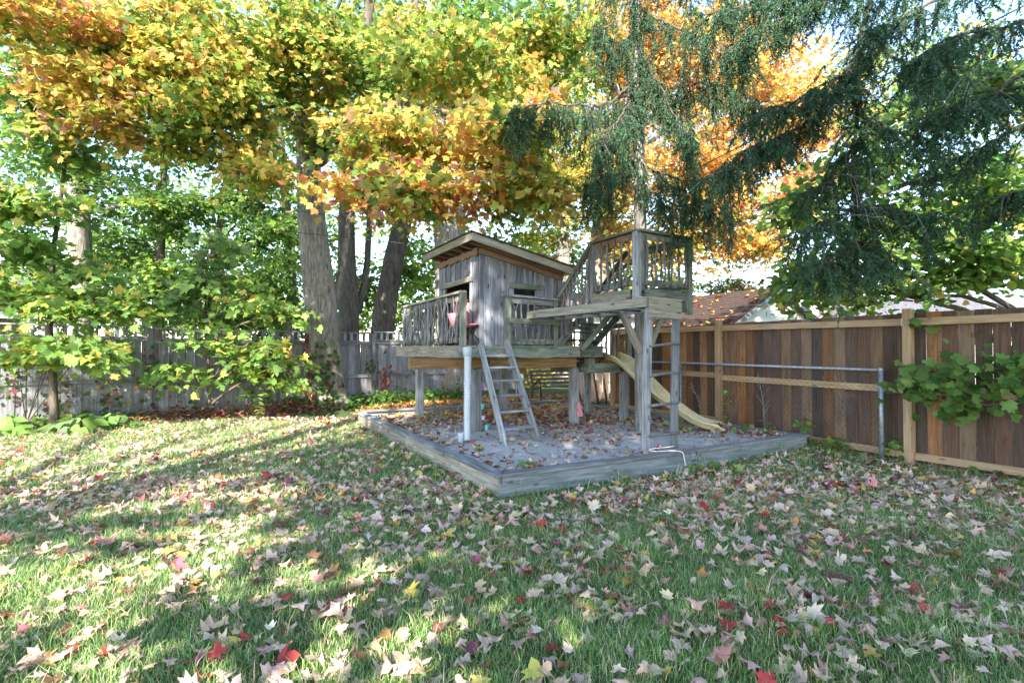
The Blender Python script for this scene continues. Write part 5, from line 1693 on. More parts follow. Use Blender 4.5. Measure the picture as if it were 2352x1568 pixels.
B2 = [(st_, .03, .45, 36), ([st_[2], at(1900, 200, 6.3), at(1830, 230, 6.1), at(1760, 250, 6)], .02, .5, 40), ([st_[2], at(1880, 260, 6.4), at(1780, 320, 6.2), at(1720, 340, 6.1), at(1660, 390, 6.0)], .02, .5, 38), ([st_[3], at(2050, 300, 6.2), at(2150, 330, 6)], .015, .45, 30),
      ([st_[5], at(2020, 470, 6.1), at(2090, 490, 5.9), at(2150, 500, 5.8)], .014, .35, 34), ([st_[5], at(1890, 510, 6.1), at(1840, 530, 6)], .014, .6, 36), ([st_[6], at(2000, 560, 6.1), at(2040, 590, 6)], .012, .5, 38), ([st_[6], at(1920, 590, 6.1), at(1890, 610, 6)], .012, .5, 36),
      ([R0 + Vector((0, 0, .6)), at(2300, 60, 5.4), at(2200, 80, 5.2), at(2120, 130, 5.1)], .025, .4, 24), ([R0 + Vector((0, 0, .3)), at(2340, 180, 5.3), at(2260, 240, 5.1), at(2170, 250, 5)], .022, .45, 24), ([R0 + Vector((0, 0, 1)), at(2200, -10, 5.8), at(2080, 40, 5.9), at(1980, 80, 5.9)], .025, .5, 22),
      ([R0 + Vector((0, 0, 1.2)), at(2050, -30, 6.4), at(1850, 20, 6.6), at(1700, 90, 6.6)], .028, .55, 30), ([R0, at(2330, 300, 5.7), at(2230, 350, 5.8), at(2120, 400, 5.9)], .02, .5, 15), ([R0 + Vector((0, 0, 1.3)), at(1950, -50, 7), at(1760, 0, 7.2), at(1600, 40, 7.2)], .028, .6, 26),
      ([st_[4], at(1900, 420, 6.3), at(1860, 440, 6.2)], .012, .5, 30), ([st_[1], at(2080, 150, 6.2), at(2180, 170, 6.0)], .016, .5, 30), ([R0 + Vector((0, 0, .2)), at(2400, 420, 5.6), at(2330, 440, 5.7), at(2240, 470, 5.8)], .016, .5, 16)]
for pth, r0, cur, de in B2: bough(pth, r0, cur * .8, de * .8, arr, mb, tw, .55, hl=.55)
for (x0, y0, Y) in [(1960, 280, 6.3), (1990, 480, 6.2), (2230, 180, 5.2), (1990, 400, 6.3)]:      # bare pale twigs
    for k in range(9):
        p = at(x0 + random.gauss(0, 25), y0 + random.gauss(0, 30), Y - .25)
        d = Vector((random.gauss(0, 1), random.gauss(-.2, .4), random.gauss(-.5, .6))).normalized()
        tw.tube(smooth_path([p, p + d * .15 + Vector((0, 0, .02)), p + d * .35 + Vector((random.gauss(0, .05), 0, -.06))], 3), [.0045, .004, .004, .003, .003, .002, .002], 4)
mb.build('boughs', M_barkd, s2_)['kind'] = 'stuff'
tw.build('twigs', M_deadtwig, s2_)['kind'] = 'stuff'
needles('crown', s2_, arr, SPR)

# unseen trees added behind the camera, crowns shaped to shade the playground
def shade_tree(base, label, blobs):
    r = thing('maple_tree', base, label, 'tree')  # added out of view only for the shade it casts
    mb = MB()
    b = Vector(base)
    mb.tube(smooth_path([b, b + Vector((0, 0, 4)), b + Vector((.1, .1, 8)), b + Vector((0, .1, 13))], 4), list(np.linspace(.4, .06, 13)), 12)
    mb.build('trunk', M_bark, r, smooth=True)
    A_ = []
    tw = MB()
    for (c, rr, n) in blobs:
        A_.append(mass_leaves(c, rr, n, YGR, .26, 20, .7)[:5])
        limb(tw, [b + Vector((0, 0, 4 + random.random() * 3)), (b + Vector(c)) / 2 + Vector((0, 0, 3.5)), Vector(c)], .12, .03, 6)
    tw.build('twigs', M_barkd, r)['kind'] = 'stuff'
    a = [np.concatenate(q) for q in zip(*A_)]
    leaves_obj('crown', r, *a, T_maple_s)
SH = []
def cast(x, y, z, Y0):
    """point above (x, y, z) towards the sun, where the depth is Y0"""
    t = (y - Y0) / -to_sun.y
    return Vector((x, y, z)) + to_sun * t
def blob(x, y, z, Y0, r, n):  # leaf cluster set on the sun ray so that it shades the given point
    c = cast(x, y, z, Y0)
    return ((c.x, c.y, c.z), r, n)
shade_tree((3.0, -4.6, 0), 'unseen wide maple added behind the viewer to shade the sandbox',
           [blob(-.2, 6.2, 0, -3.6, (1.9, 1.6, 1.5), 2200), blob(2.8, 6.2, 0, -3.6, (2.0, 1.6, 1.6), 2500), blob(5.6, 6.4, 0, -3.6, (2.0, 1.6, 1.6), 2300), blob(1.5, 4.2, 0, -3.6, (2.2, 1.3, 1.0), 1800), blob(4.5, 4.0, 0, -3.6, (2.0, 1.3, 1.0), 1500),
            blob(-1.1, 9.0, 0, -4.6, (1.6, 1.4, 1.4), 1500), blob(1.2, 8.5, 1.2, -4.6, (1.9, 1.5, 1.5), 2000), blob(3.5, 8.6, 1.2, -4.6, (2.0, 1.5, 1.5), 2000), blob(.6, 9.0, 2.8, -4.6, (1.4, 1.2, 1.0), 1100), blob(2.6, 8.0, 2.8, -4.6, (1.6, 1.2, 1.0), 1300),
            blob(-3.6, 4.4, 0, -3.6, (.9, .35, .25), 150), blob(-2.4, 7.2, 0, -4.6, (.6, .9, .4), 200), blob(-2.0, 2.7, 0, -3.6, (1.2, .25, .2), 110), blob(.6, 2.6, 0, -3.6, (.9, .3, .3), 140)])
shade_tree((10.5, -2.5, 0), 'unseen wide maple added behind the viewer at right to shade the cedar fence',
           [blob(6.5, 8.5, .8, -2.5, (2.2, 1.6, 1.6), 2200), blob(6.5, 5.5, .8, -2.5, (2.0, 1.6, 1.3), 1800), blob(4.0, 10.5, .8, -4.0, (2.0, 1.5, 1.5), 1700), blob(4.6, 3.4, 0, -2.5, (1.8, 1.1, 1.0), 1200), blob(7.2, 13.2, 2.4, -1.5, (1.7, .9, .8), 600)])
shade_tree((-6.5, -5.5, 0), 'unseen tall maple added behind the viewer at left to shade the board fence',
           [blob(-4.6, 14.0, 1.3, -5.0, (1.5, .9, .8), 650), blob(-2.6, 15.4, 1.0, -5.0, (1.3, .9, .8), 520), blob(-6.6, 12.8, .9, -5.0, (1.0, .8, .6), 300), blob(-.6, 16.5, 1.0, -5.0, (1.2, .9, .8), 420), blob(-9.2, 11.0, .8, -5.0, (1.1, .6, .5), 200), blob(-1.7, 9.7, 1.9, -5.0, (1.1, .7, .7), 420), blob(-1.2, 9.4, .8, -5.0, (.9, .7, .6), 330)])

# ------------------------------------------------------------------ shrubs, vines, weeds
def plant(name, base, label, leaves, stems=(), cat='plant', template=T_lobed, pal=GRN, individual=True, tname='lobed', group=None, mat=None):
    r = thing(name, base, label, cat, group)
    if stems:
        mb = MB()
        for s, rr_ in stems: mb.tube(smooth_path(s, 4), rr_, 5)
        mb.build('stem', M_twig, r, smooth=True)
    P = np.array([l[0] for l in leaves], float); N = np.array([l[1] for l in leaves], float); T = np.array([l[2] for l in leaves], float); S_ = np.array([l[3] for l in leaves], float)
    col = pick(pal, len(P))
    if individual:
        single_leaves('leaf', r, P, N, T, S_, col, template, tname, mat or M_leafo, None, .3)
    else:
        leaves_obj('foliage', r, P, N, T, S_, col, template)
    return r


def along(path, n, spread, size, drop=.3):
    pts = smooth_path(path, 6)
    out = []
    for k in range(n):
        i = random.randrange(len(pts))
        q = pts[i] + Vector((random.gauss(0, spread), random.gauss(0, spread), random.gauss(0, spread)))
        out.append((q, (random.gauss(-.25, .35), random.gauss(-.75, .3), random.gauss(.65, .3)), (random.gauss(0, .7), random.gauss(-.3, .4), -drop + random.gauss(-.3, .5)), size * random.uniform(.6, 1.25)))
    return out


# fig-leaved branch over the fence
vb = [at(2075, 885, 6.45), at(2160, 860, 6.2), at(2250, 850, 6.0), at(2370, 840, 5.7)]
vb2 = [at(2120, 910, 6.3), at(2180, 930, 6.15), at(2200, 965, 6.1)]
vb3 = [at(2200, 905, 6.1), at(2270, 930, 5.9), at(2360, 900, 5.7)]
plant('mulberry_branch', vb[3], 'leafy branch with lobed green leaves reaching over the cedar fence', along(vb, 150, .12, .125) + along(vb2, 34, .07, .11) + along(vb3, 46, .1, .12),
      [(vb, [.016 - .0005 * i for i in range(13)]), (vb2, .005), (vb3, .006)], 'branch', pal=dict(green=.75, lime=.1, dgreen=.15))
vt = [at(2085, 735, 6.75), at(2150, 742, 6.6), at(2230, 750, 6.4), at(2300, 760, 6.2), at(2370, 770, 6.0)]
plant('grape_vine', vt[4], 'vine trailing along the top rail of the cedar fence', along(vt, 26, .06, .13) + along([at(2320, 760, 6.1), at(2350, 860, 6.0)], 14, .06, .12), [(vt, .006)], 'vine', pal=dict(green=.7, dgreen=.3))
def weed(x, y, h, n, size, label, name='weed', pal=GRN, lean=(0, 0), spread=.05, template=T_lobed, tname='lobed', z0=None):
    zb = float(surface_z(np.array(x), np.array(y))[0]) if z0 is None else z0
    p = Vector((x, y, zb))
    top = p + Vector((lean[0], lean[1], h))
    pth = [p, p.lerp(top, .5) + Vector((.03, 0, 0)), top]
    lv = []
    for k in range(n):
        t = random.uniform(.15, 1)
        q = p.lerp(top, t) + Vector((random.gauss(0, spread), random.gauss(0, spread), random.gauss(0, .02)))
        a = random.random() * 6.28
        lv.append((q, (random.gauss(0, .4), random.gauss(-.4, .4), .8), (math.cos(a), math.sin(a), -.1), size * random.uniform(.6, 1.2)))
    return plant(name, p, label, lv, [(pth, .004)], 'weed', template, pal, True, tname)
def W2(u, v): return (g(u, v).x, g(u, v).y)
weed(*W2(4.98, .02), .42, 22, .085, 'upright leafy weed at the right end of the sandbox border', pal=LGR)
weed(*W2(5.2, -1.0), .38, 20, .09, 'leafy weed climbing at the foot of the near cedar post', pal=BGR)
p = W2(5.1, -.25)
weed(p[0], p[1], .16, 26, .10, 'low clump of lobed leaves between the sandbox corner and the metal post', pal=GRN, spread=.13)
weed(*W2(4.62, 1.15), .6, 18, .065, 'spindly vine weed climbing the chain link inside the sandbox', pal=BGR, spread=.04, template=T_round, tname='round')
weed(*W2(4.5, .75), .14, 14, .07, 'small green weed on the sand near the right border', pal=LGR, spread=.08)
weed(*W2(4.78, .5), .2, 12, .06, 'tiny yellowing weed at the right border', pal=LYE, spread=.06)
weed(*W2(.50, .30), .10, 9, .075, 'tiny maple seedling near the front corner of the sandbox', name='maple_seedling', pal=dict(green=.5, pale=.5), template=T_maple, tname='maple', spread=.05)
weed(*W2(.9, 4.6), .2, 12, .09, 'green weed at the back left of the sandbox', pal=LGR, spread=.1, template=T_long, tname='long')
weed(*W2(.5, 3.9), .14, 14, .07, 'low weed near the left border of the sandbox', pal=GRN, spread=.12, template=T_long, tname='long')
weed(*W2(1.9, 2.65), .09, 16, .07, 'patch of low green weeds behind the step ladder', pal=GRN, spread=.14, template=T_long, tname='long')
weed(*W2(4.05, 1.62), .2, 10, .09, 'green leaves growing beneath the slide', pal=BGR, spread=.08, template=T_round, tname='round')
weed(*W2(3.35, 2.1), .15, 12, .06, 'small grey green weed near the spruce base', pal=PAL, spread=.08, template=T_long, tname='long')
weed(*W2(2.62, -.09), .25, 12, .06, 'weed growing against the front sandbox board below the rope', pal=GRN, spread=.06)
weed(*W2(2.9, -.15), .08, 14, .07, 'dark creeping weed along the front sandbox board', pal=DGR, spread=.12)
weed(5.55, 5.9, .12, 24, .08, 'low weeds at the foot of the near cedar panel', pal=GRN, spread=.2)
p = W2(4.95, 1.9)
dst = thing('dry_stalk', (p[0], p[1], .15), 'dry pale weed stalk bent before the chain link near the slide', 'weed')
mb = MB(); q = Vector((p[0], p[1], .15))
mb.tube(smooth_path([q, q + Vector((-.05, 0, .4)), q + Vector((-.2, 0, .75))], 4), .004, 4)
for k in range(16):
    s = q + Vector((-.2 * (k / 16) ** 1.5, 0, .2 + .55 * k / 16)); mb.tube([s, s + Vector((random.gauss(0, .05), random.gauss(0, .03), .02))], [.003, .006], 4)
mb.build('stalk', M_deadtwig, dst)
p = W2(4.98, .7)
dst = thing('dry_stalk', (p[0], p[1], .15), 'bare pale branching stalk before the chain link right of the slide', 'weed')
mb = MB(); q = Vector((p[0], p[1], .15))
mb.tube(smooth_path([q, q + Vector((-.02, 0, .5)), q + Vector((-.1, 0, .95))], 4), .005, 4)
for k in range(6):
    s = q + Vector((-.03, 0, .3 + .09 * k)); mb.tube([s, s + Vector((random.choice((-1, 1)) * .1, 0, .16))], [.004, .002], 4)
mb.build('stalk', M_deadtwig, dst)

# hostas at the left
def hosta(px, py, Y, n, R, size, label, pal=dict(green=.4, lime=.35, pale=.25)):
    b = at(px, py, Y); b.z = float(gz(b.x, b.y))
    lv = []
    for k in range(n):
        a = random.random() * 6.283
        r = R * math.sqrt(random.random())
        h = .10 + .22 * (1 - r / R) + random.random() * .05
        d = Vector((math.cos(a), math.sin(a), 0))
        lv.append((b + d * r * .8 + Vector((0, 0, h)), tuple(d * .55 + Vector((0, -.15, 1))), tuple(d + Vector((random.gauss(0, .3), random.gauss(0, .3), -.3))), size * random.uniform(.7, 1.15)))
    mb_st = [([b, b + Vector((0, 0, .1)), Vector(l[0])], .005) for l in lv[:10]]
    plant('hosta', b, label, lv, mb_st, 'plant', T_hosta, pal, True, 'hosta')
hosta(190, 985, 9.6, 40, .55, .27, 'wide green hosta clump right of the young maple stem')
hosta(265, 980, 9.9, 22, .35, .22, 'smaller hosta clump beside the creeper bed')
hosta(20, 985, 9.3, 24, .4, .26, 'bright green broad leaved plant at the left edge', dict(lime=.7, green=.3))
# Virginia creeper ground cover: uncountable
n = 2600
t = RNG.random(n); s = np.abs(RNG.normal(0, 1, n))
x = -9.2 + t * 6.2; y = 10.35 + t * 4.15 - s * .42
P_ = np.column_stack([x, y, gz(x, y) + RNG.uniform(.02, .26, n) * np.exp(-s * .5)])
N_ = np.column_stack([RNG.normal(0, .35, n), RNG.normal(-.45, .35, n), np.ones(n)])
a = RNG.random(n) * 6.28
red = sstep(t, .15, .3) * (1 - sstep(t, .72, .85))
col = np.where((RNG.random(n) < red * .72)[:, None], pick(dict(red=.3, plum=.25, orange=.12, blush=.2, brown=.13), n), pick(dict(dgreen=.5, green=.4, ygreen=.1), n))
gc = leaves_obj('creeper_ground_cover', None, P_, N_, np.column_stack([np.cos(a), np.sin(a), -.2 * np.ones(n)]), RNG.uniform(.07, .14, n), col, T_long, origin=(-6, 12, 0))
# ivy round the trunk base and along the fence
n = 1500
t = RNG.random(n)
x = -5.6 + t * 4.2; y = 13.0 + t * 1.6 + RNG.normal(0, .28, n)
P_ = np.column_stack([x, y, gz(x, y) + np.abs(RNG.normal(0, .14, n)) + .03])
a = RNG.random(n) * 6.28
leaves_obj('ivy_ground_cover', None, P_, np.column_stack([RNG.normal(0, .4, n), RNG.normal(-.6, .3, n), np.ones(n)]), np.column_stack([np.cos(a), np.sin(a), -.3 * np.ones(n)]), RNG.uniform(.05, .1, n), pick(dict(dgreen=.7, green=.3), n), T_lobed, origin=(-3.5, 13.7, 0))
def trunk_vine(name, label, fz, n, az, spread, pal, size):
    r = thing(name, (-4.62, 13.1, 0), label, 'vine')
    zz = fz(RNG.random(n))
    aa = az + RNG.normal(0, spread, n)
    rad_ = np.interp(zz, [0, .5, 1.6, 3.1, 5], [.60, .47, .43, .40, .36]) + .015
    cx_ = np.interp(zz, [0, .5, 1.6, 3.1, 5], [-4.62, -4.68, -4.78, -4.92, -5.1])
    P = np.column_stack([cx_ + np.cos(aa) * rad_, 13.6 + np.sin(aa) * rad_, zz])
    N = np.column_stack([np.cos(aa), np.sin(aa), .4 * np.ones(n)]) + RNG.normal(0, .3, (n, 3))
    T = np.column_stack([RNG.normal(0, .5, n), RNG.normal(0, .3, n), -np.ones(n)])
    mb = MB(); pth = []
    for z in np.linspace(.05, zz.max(), 10):
        rr_ = float(np.interp(z, [0, .5, 1.6, 3.1, 5], [.60, .47, .43, .40, .36])) + .01
        cc = float(np.interp(z, [0, .5, 1.6, 3.1, 5], [-4.62, -4.68, -4.78, -4.92, -5.1]))
        w = az + .12 * math.sin(z * 4)
        pth.append(Vector((cc + math.cos(w) * rr_, 13.6 + math.sin(w) * rr_, z)))
    mb.tube(pth, .008, 5); mb.build('stem', M_twig, r, smooth=True)
    single_leaves('leaf', r, P, N, T, RNG.uniform(.7, 1.2, n) * size, pick(pal, n), T_long if size < .1 else T_lobed, 'long' if size < .1 else 'lobed', M_leafo)
trunk_vine('creeper_vine', 'red creeper climbing the left side of the large maple trunk', lambda q: .3 + 1.6 * q, 110, -2.35, .10, dict(red=.8, redor=.1, plum=.1), .095)
trunk_vine('ivy', 'dark green ivy climbing the base of the large maple trunk', lambda q: .05 + 1.7 * q ** 1.6, 130, -1.45, .45, dict(dgreen=.7, green=.2, red=.1), .10)
# bare vine stems on the fence and trunk
mb = MB()
for k in range(46):
    t0 = random.uniform(3.6, 10.2)
    p = A0 + fd * t0 + fn * .10
    z = random.uniform(.2, 1.6)
    pts = [p + Vector((0, 0, z))]
    for j in range(4):
        pts.append(pts[-1] + fd * random.gauss(0, .16) + Vector((0, 0, random.gauss(-.14, .14))))
    for q in pts: q.z = max(.03, min(1.9, q.z))
    mb.tube(smooth_path(pts, 3), .005, 4)
fv = thing('dry_vine', A0 + fd * 7, 'tangle of bare brown vine stems on the left part of the board fence', 'vine')
mb.build('stems', M_twig, fv)['kind'] = 'stuff'
n = 420
t0 = RNG.uniform(3.5, 10.4, n); cl = np.round(t0 * 1.3) / 1.3
t0 = cl + RNG.normal(0, .16, n)
z = np.clip(RNG.normal(.55, .35, n) + .5 * np.sin(cl * 5), .1, 1.7)
P_ = np.array(A0)[None] + np.outer(t0, np.array(fd)) + np.array(fn) * .13; P_[:, 2] = z
leaves_obj('foliage', fv, P_, np.tile(np.array(fn), (n, 1)) + RNG.normal(0, .4, (n, 3)), np.column_stack([RNG.normal(0, .5, n), RNG.normal(0, .2, n), -np.ones(n)]), RNG.uniform(.05, .1, n), pick(dict(dgreen=.3, green=.25, brown=.2, plum=.15, gold=.1), n), T_lobed)
for (px, py, Y, nn, pal_, lab) in [(886, 872, 14.55, 60, dict(plum=.6, brown=.25, blush=.15), 'maroon leaved creeper clump on the grey fence under the deck corner'), (858, 835, 14.5, 24, dict(dgreen=.6, green=.4), 'small green creeper on the grey fence post right of the large maple'), (963, 880, 15.0, 30, dict(dgreen=.6, brown=.2, green=.2), 'green creeper strand on the grey fence behind the left deck post')]:
    c = at(px, py, Y)
    plant('creeper', c, lab, [(c + Vector((random.gauss(0, .13), random.gauss(0, .05), random.gauss(0, .22))), (random.gauss(0, .4), -1, .4), (random.gauss(0, .6), -.2, -1), random.uniform(.09, .16)) for _ in range(nn)], [([c + Vector((0, .05, -.6)), c, c + Vector((0, .05, .3))], .005)], 'creeper', T_long, pal_, True, 'long')

# ------------------------------------------------------------------ fallen leaves
def gen_fallen(n, dens_fn, pal_fn, xr, yr, size=(.052, .105)):
    x = RNG.uniform(*xr, n); y = RNG.uniform(*yr, n)
    k = RNG.random(n) < dens_fn(x, y)
    x, y = x[k], y[k]; n = len(x)
    z, ins = surface_z(x, y)
    P = np.column_stack([x, y, z + RNG.uniform(.012, .05, n)])
    flat = RNG.random(n)[:, None]
    N = np.column_stack([RNG.normal(0, 1, n), RNG.normal(0, 1, n), np.zeros(n)]) * (.10 + .42 * flat ** 2) + np.array([0, 0, 1])
    N[RNG.random(n) < .5] *= 1
    a = RNG.random(n) * 6.283
    T = np.column_stack([np.cos(a), np.sin(a), RNG.normal(0, .15, n)])
    return P, N, T, RNG.uniform(*size, n), pal_fn(x, y, n), ins


def clump(x, y):
    return .5 + .5 * np.sin(x * 3.1 + np.sin(y * 2.3) * 1.4) * np.sin(y * 3.7 + np.sin(x * 1.9) * 1.7)


def lawn_dens(x, y):
    u, v = uv_of(x, y)
    d = (.30 + .45 * clump(x, y)) * (.62 + .38 * sstep(y, 3.2, 5.5))
    d = d * (1 + .5 * sstep(y, 4, 6.5)) 
    d = d + .4 * sstep(u, .8, 4.0) * sstep(v, -3.0, -.6)
    out = (u < -.05) | (u > 4.98) | (v < -.06) | (v > 6.3)
    d = d * out
    gap = (u > -.05) & (v > -.3)
    d = d * np.where(gap & (u < 1.5) & (v < 0), .15, 1)
    d = d * np.where((y > 10.4 + .67 * (x + 9.2)) & (x < -2.5), .25, 1)
    return np.clip(d, 0, 1)


def lawn_pal(x, y, n):
    a = pick(dict(pinktan=.50, tan=.26, blush=.05, red=.045, plum=.045, gold=.035, orange=.025, yellow=.01, brown=.05), n)
    return a


L1 = gen_fallen(16000, lawn_dens, lawn_pal, (-9.5, 7.5), (2.2, 11.5))
L2 = gen_fallen(9500, lambda x, y: lawn_dens(x, y) * (y < 6), lawn_pal, (-5.2, 5.5), (2.0, 6.0))


def sand_dens(x, y):
    u, v = uv_of(x, y)
    ins = (u > .05) & (u < 4.88) & (v > .08) & (v < 6.1)
    d = .05 + .22 * (clump(x * 1.7, y * 1.9) ** 3)
    d = d + .75 * sstep(v, 1.8, 3.2) * sstep(u, 1.0, 2.6) + .7 * sstep(v, 3.5, 5) + .45 * (sstep(u, .9, .3) * sstep(v, 1.2, 2.2)) + .6 * sstep(u, 3.7, 4.6)
    d = d + .8 * np.exp(-((u - .55) ** 2 / .16 + (v - .42) ** 2 / .035)) + .7 * np.exp(-((u - 2.45) ** 2 / .2 + (v - .55) ** 2 / .03)) + .5 * np.exp(-((u - 2.3) ** 2 / .3 + (v - 1.7) ** 2 / .15)) + .5 * np.exp(-((u - 1.35) ** 2 / .08 + (v - .8) ** 2 / .04))
    return np.clip(d * ins, 0, 1)


L3 = gen_fallen(12500, sand_dens, lambda x, y, n: np.where((sstep(uv_of(x, y)[1], 3.5, 5.5) * sstep(uv_of(x, y)[0], .8, 2.2) > RNG.random(n) * .9)[:, None], pick(dict(orange=.35, redor=.25, gold=.2, brown=.2), n), pick(dict(pinktan=.34, tan=.2, red=.1, plum=.06, brown=.22, gold=.05, orange=.03), n)), (-4, 6), (4.8, 13), (.05, .095))
# heaped bright leaves behind the sandbox
L4 = gen_fallen(7500, lambda x, y: ((uv_of(x, y)[1] > 6.25) & (uv_of(x, y)[0] > .2)) * 1.0, lambda x, y, n: pick(dict(orange=.36, redor=.26, gold=.2, tan=.12, brown=.06), n), (-3.6, 4.2), (10, 14.8))
# deck and landing heap, garage roof
def on_plane(n, pf, pal, size=(.07, .11), tilt=.4):
    P = np.array([pf() for _ in range(n)])
    N = np.column_stack([RNG.normal(0, tilt, n), RNG.normal(0, tilt, n), np.ones(n)])
    a = RNG.random(n) * 6.283
    return P, N, np.column_stack([np.cos(a), np.sin(a), RNG.normal(0, .2, n)]), RNG.uniform(*size, n), pick(pal, n), np.zeros(n, bool)
ORB = dict(orange=.3, redor=.2, gold=.15, tan=.2, brown=.15)
def heap():
    u = random.uniform(3.3, 3.95); v = random.uniform(2.95, 4.0)
    return tuple(g(u, v, 1.25 + .14 * random.random() * math.exp(-((u - 3.5) ** 2) / .09)))
L5 = on_plane(150, heap, ORB)
def roofp():
    t = random.random() ** 1.5
    return tuple(g(GU - GW * (1 - t * .97), GVv + random.random() * GL, GE + (GR_ - GE) * t + .035))
L6 = on_plane(110, roofp, dict(orange=.5, redor=.3, gold=.2), (.09, .14), .3)
L7 = on_plane(60, lambda: tuple(g(random.uniform(4.3, 4.66), random.uniform(1.08, 1.5), random.uniform(.22, .27))), dict(plum=.3, red=.2, pinktan=.5))
L8 = on_plane(40, lambda: tuple(g(random.uniform(.85, 3.3), random.uniform(2.78, 2.9), DZ + .015)), ORB, (.05, .08))
allL = [np.concatenate(a) for a in zip(L1, L2, L3, L4, L5, L6, L7, L8)]
P, N, T, S_, col, ins = allL
S_ = S_ * np.exp(RNG.normal(0, .12, len(S_)))
show = np.where(in_view(P, -10), S_ / np.maximum(P[:, 1], .5), 0)
top = np.argsort(-show)[:300]
names_c = [('pinktan', 'pale pinkish tan curled maple leaf lying on the near lawn'), ('tan', 'light tan curled maple leaf lying on the near lawn'), ('blush', 'rosy fallen maple leaf on the near lawn'), ('red', 'bright red fallen maple leaf on the near lawn'), ('plum', 'dark purple red fallen maple leaf on the near lawn'),
           ('gold', 'golden fallen maple leaf on the near lawn'), ('orange', 'orange fallen maple leaf on the near lawn'), ('yellow', 'yellow fallen maple leaf on the near lawn'), ('brown', 'dark brown fallen maple leaf on the near lawn')]
cc = np.array([C[k] for k, _ in names_c])


def tag_leaf(o, i):
    d = ((np.log(cc) - np.log(col[top][i])[None]) ** 2).sum(1)
    k = int(d.argmin())
    tag(o, names_c[k][1], 'leaf', 'fallen ' + names_c[k][0].replace('pinktan', 'pinkish tan') + ' leaves on the near lawn')


single_leaves('fallen_leaf', None, P[top], N[top], T[top], S_[top], col[top], T_maple, 'maple_dry', M_dryo, tag_leaf, .8)
keep = np.ones(len(P), bool); keep[top] = False
leaves_obj('fallen_leaves', None, P[keep], N[keep], T[keep], S_[keep], col[keep], T_maple, RNG.normal(-.35, .55, keep.sum()), M_dry, origin=(0, 5, 0), rough=.75)
# crumbled leaf bits on the sand
n = 5200
x = RNG.uniform(-3.5, 5.5, n); y = RNG.uniform(5.2, 12.5, n)
u, v = uv_of(x, y)
k = (u > .1) & (u < 4.85) & (v > .12) & (v < 6.1) & (RNG.random(n) < .25 + .75 * clump(x * 1.3 + 2, y * 1.6 + 1) ** 1.5)
x, y = x[k], y[k]; n = len(x)
z, _ = surface_z(x, y)
a = RNG.random(n) * 6.28
leaves_obj('leaf_litter', None, np.column_stack([x, y, z + .006]), np.column_stack([RNG.normal(0, .5, n), RNG.normal(0, .5, n), np.ones(n)]), np.column_stack([np.cos(a), np.sin(a), RNG.normal(0, .2, n)]), RNG.uniform(.02, .055, n), pick(dict(brown=.7, tan=.15, plum=.15), n) * .8, T_kite, None, M_dry, origin=(0, 7, 0))

# pine cone
pc = thing('pine_cone', (2.05, 3.33, .03), 'long brown pine cone lying on the lawn at lower right', 'pine cone')
mb = MB(); n = 70
d = Vector((.75, -.6, 0)).normalized(); e = Vector((-d.y, d.x, 0)); c0 = Vector((1.98, 3.4, .045))
for k in range(n):
    t = k / n; a = k * 2.4
    rr_ = .024 * math.sin(math.pi * (.12 + .8 * t)) ** .7
    ctr = c0 + d * (.15 * t)
    o = e * math.cos(a) + Vector((0, 0, 1)) * math.sin(a)
    s = d.cross(o)
    tip = ctr + o * (rr_ + .006) - d * .004
    mb.add([ctr + s * .009 + o * rr_ * .5, ctr - s * .009 + o * rr_ * .5, tip - s * .008, tip + s * .008, tip + d * .008], [(0, 1, 2, 3), (3, 2, 4), (0, 3, 4), (2, 1, 4)])
mb.tube([c0, c0 + d * .15], [.012, .01], 8)
mb.build('scales', M_cone, pc)

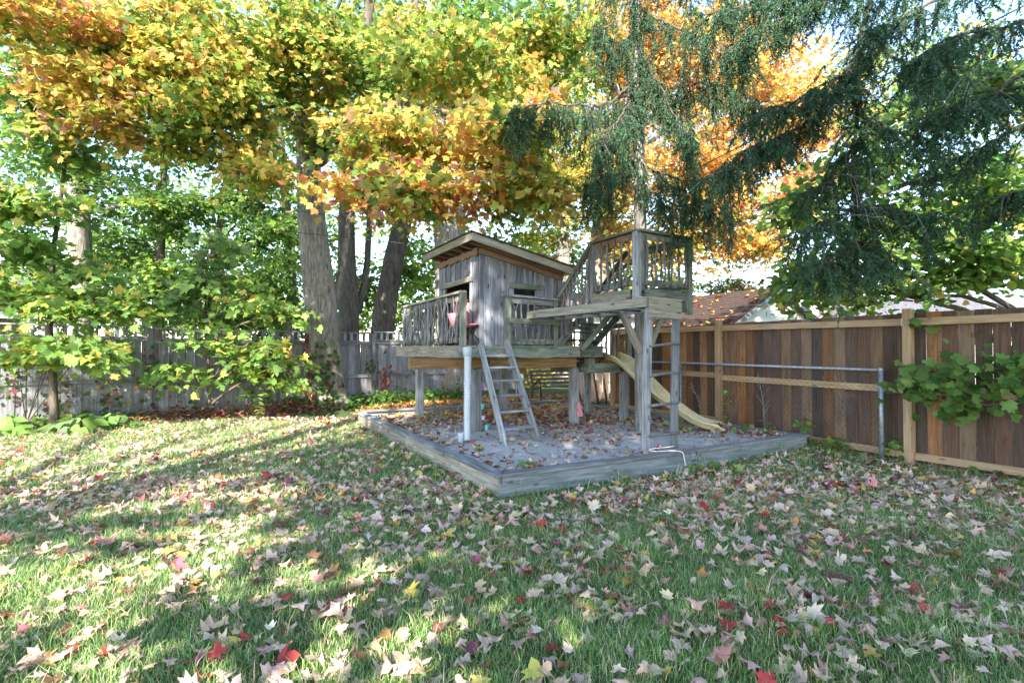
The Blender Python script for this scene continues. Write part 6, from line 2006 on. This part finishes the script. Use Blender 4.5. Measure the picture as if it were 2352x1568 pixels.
# ------------------------------------------------------------------ grass
def blades(n, xr, yr, dens, h, w, seg):
    x = RNG.uniform(*xr, n); y = RNG.uniform(*yr, n)
    u, v = uv_of(x, y)
    k = dens(x, y, u, v)
    x, y = x[k], y[k]; n = len(x)
    px = np.abs(x) < .98 * y + .5
    x, y = x[px], y[px]; n = len(x)
    z = lawn_h(x, y)
    a = RNG.random(n) * 6.283
    hh = h * np.exp(RNG.normal(0, .35, n)) * (.75 + .6 * clump(x * 2.1, y * 2.4))
    lean = RNG.normal(0, .55, (n, 2))
    p = np.column_stack([x, y, z])
    s = np.column_stack([np.cos(a), np.sin(a), np.zeros(n)]) * (w * RNG.uniform(.7, 1.3, n))[:, None]
    tip = p + np.column_stack([lean * hh[:, None], hh])
    mid = p + np.column_stack([lean * hh[:, None] * .28, hh * .6])
    if seg == 2:
        co = np.stack([p - s, p + s, mid - s * .7, mid + s * .7, tip], 1)
        tri = np.array([(0, 1, 3), (0, 3, 2), (2, 3, 4)])
    else:
        co = np.stack([p - s, p + s, tip], 1)
        tri = np.array([(0, 1, 2)])
    k = co.shape[1]
    tr = (np.arange(n) * k)[:, None, None] + tri[None]
    tone = clump(x * .9 + 3, y * 1.1)
    c = pick(dict(green=.32, dgreen=.16, lime=.10, tan=.12, pale=.30), n) * np.array([1.12, 1.12, 1.2]) * (1.0 + .35 * tone)[:, None]
    return co.reshape(-1, 3), tr.reshape(-1, 3), np.repeat(c, k, 0)


def outside(x, y, u, v):
    return ~((u > -.03) & (u < 4.96) & (v > -.03) & (v < 6.25))


g1 = blades(240000, (-5.2, 5.2), (2.1, 5.2), outside, .040, .0021, 2)
g2 = blades(190000, (-9.5, 7.0), (5.2, 11), lambda x, y, u, v: outside(x, y, u, v) & (v > -3), .05, .0036, 1)
g3 = blades(9000, (-1.6, 5.0), (4.6, 9), lambda x, y, u, v: ((u > -.2) & (u < -.03) & (v < 2.5) & (v > -.1)) | ((v < -.03) & (v > -.16) & (u > -.15) & (u < 4.9)), .11, .0025, 2)
co = []; tr = []; cl = []; off = 0
for a, b, c in (g1, g2, g3):
    co.append(a); tr.append(b + off); cl.append(c); off += len(a)
go = bpy.data.objects.new('grass', np_mesh('grass', np.concatenate(co), np.concatenate(tr), M_grass, np.concatenate(cl)))
link(go, Matrix()); go['kind'] = 'stuff'
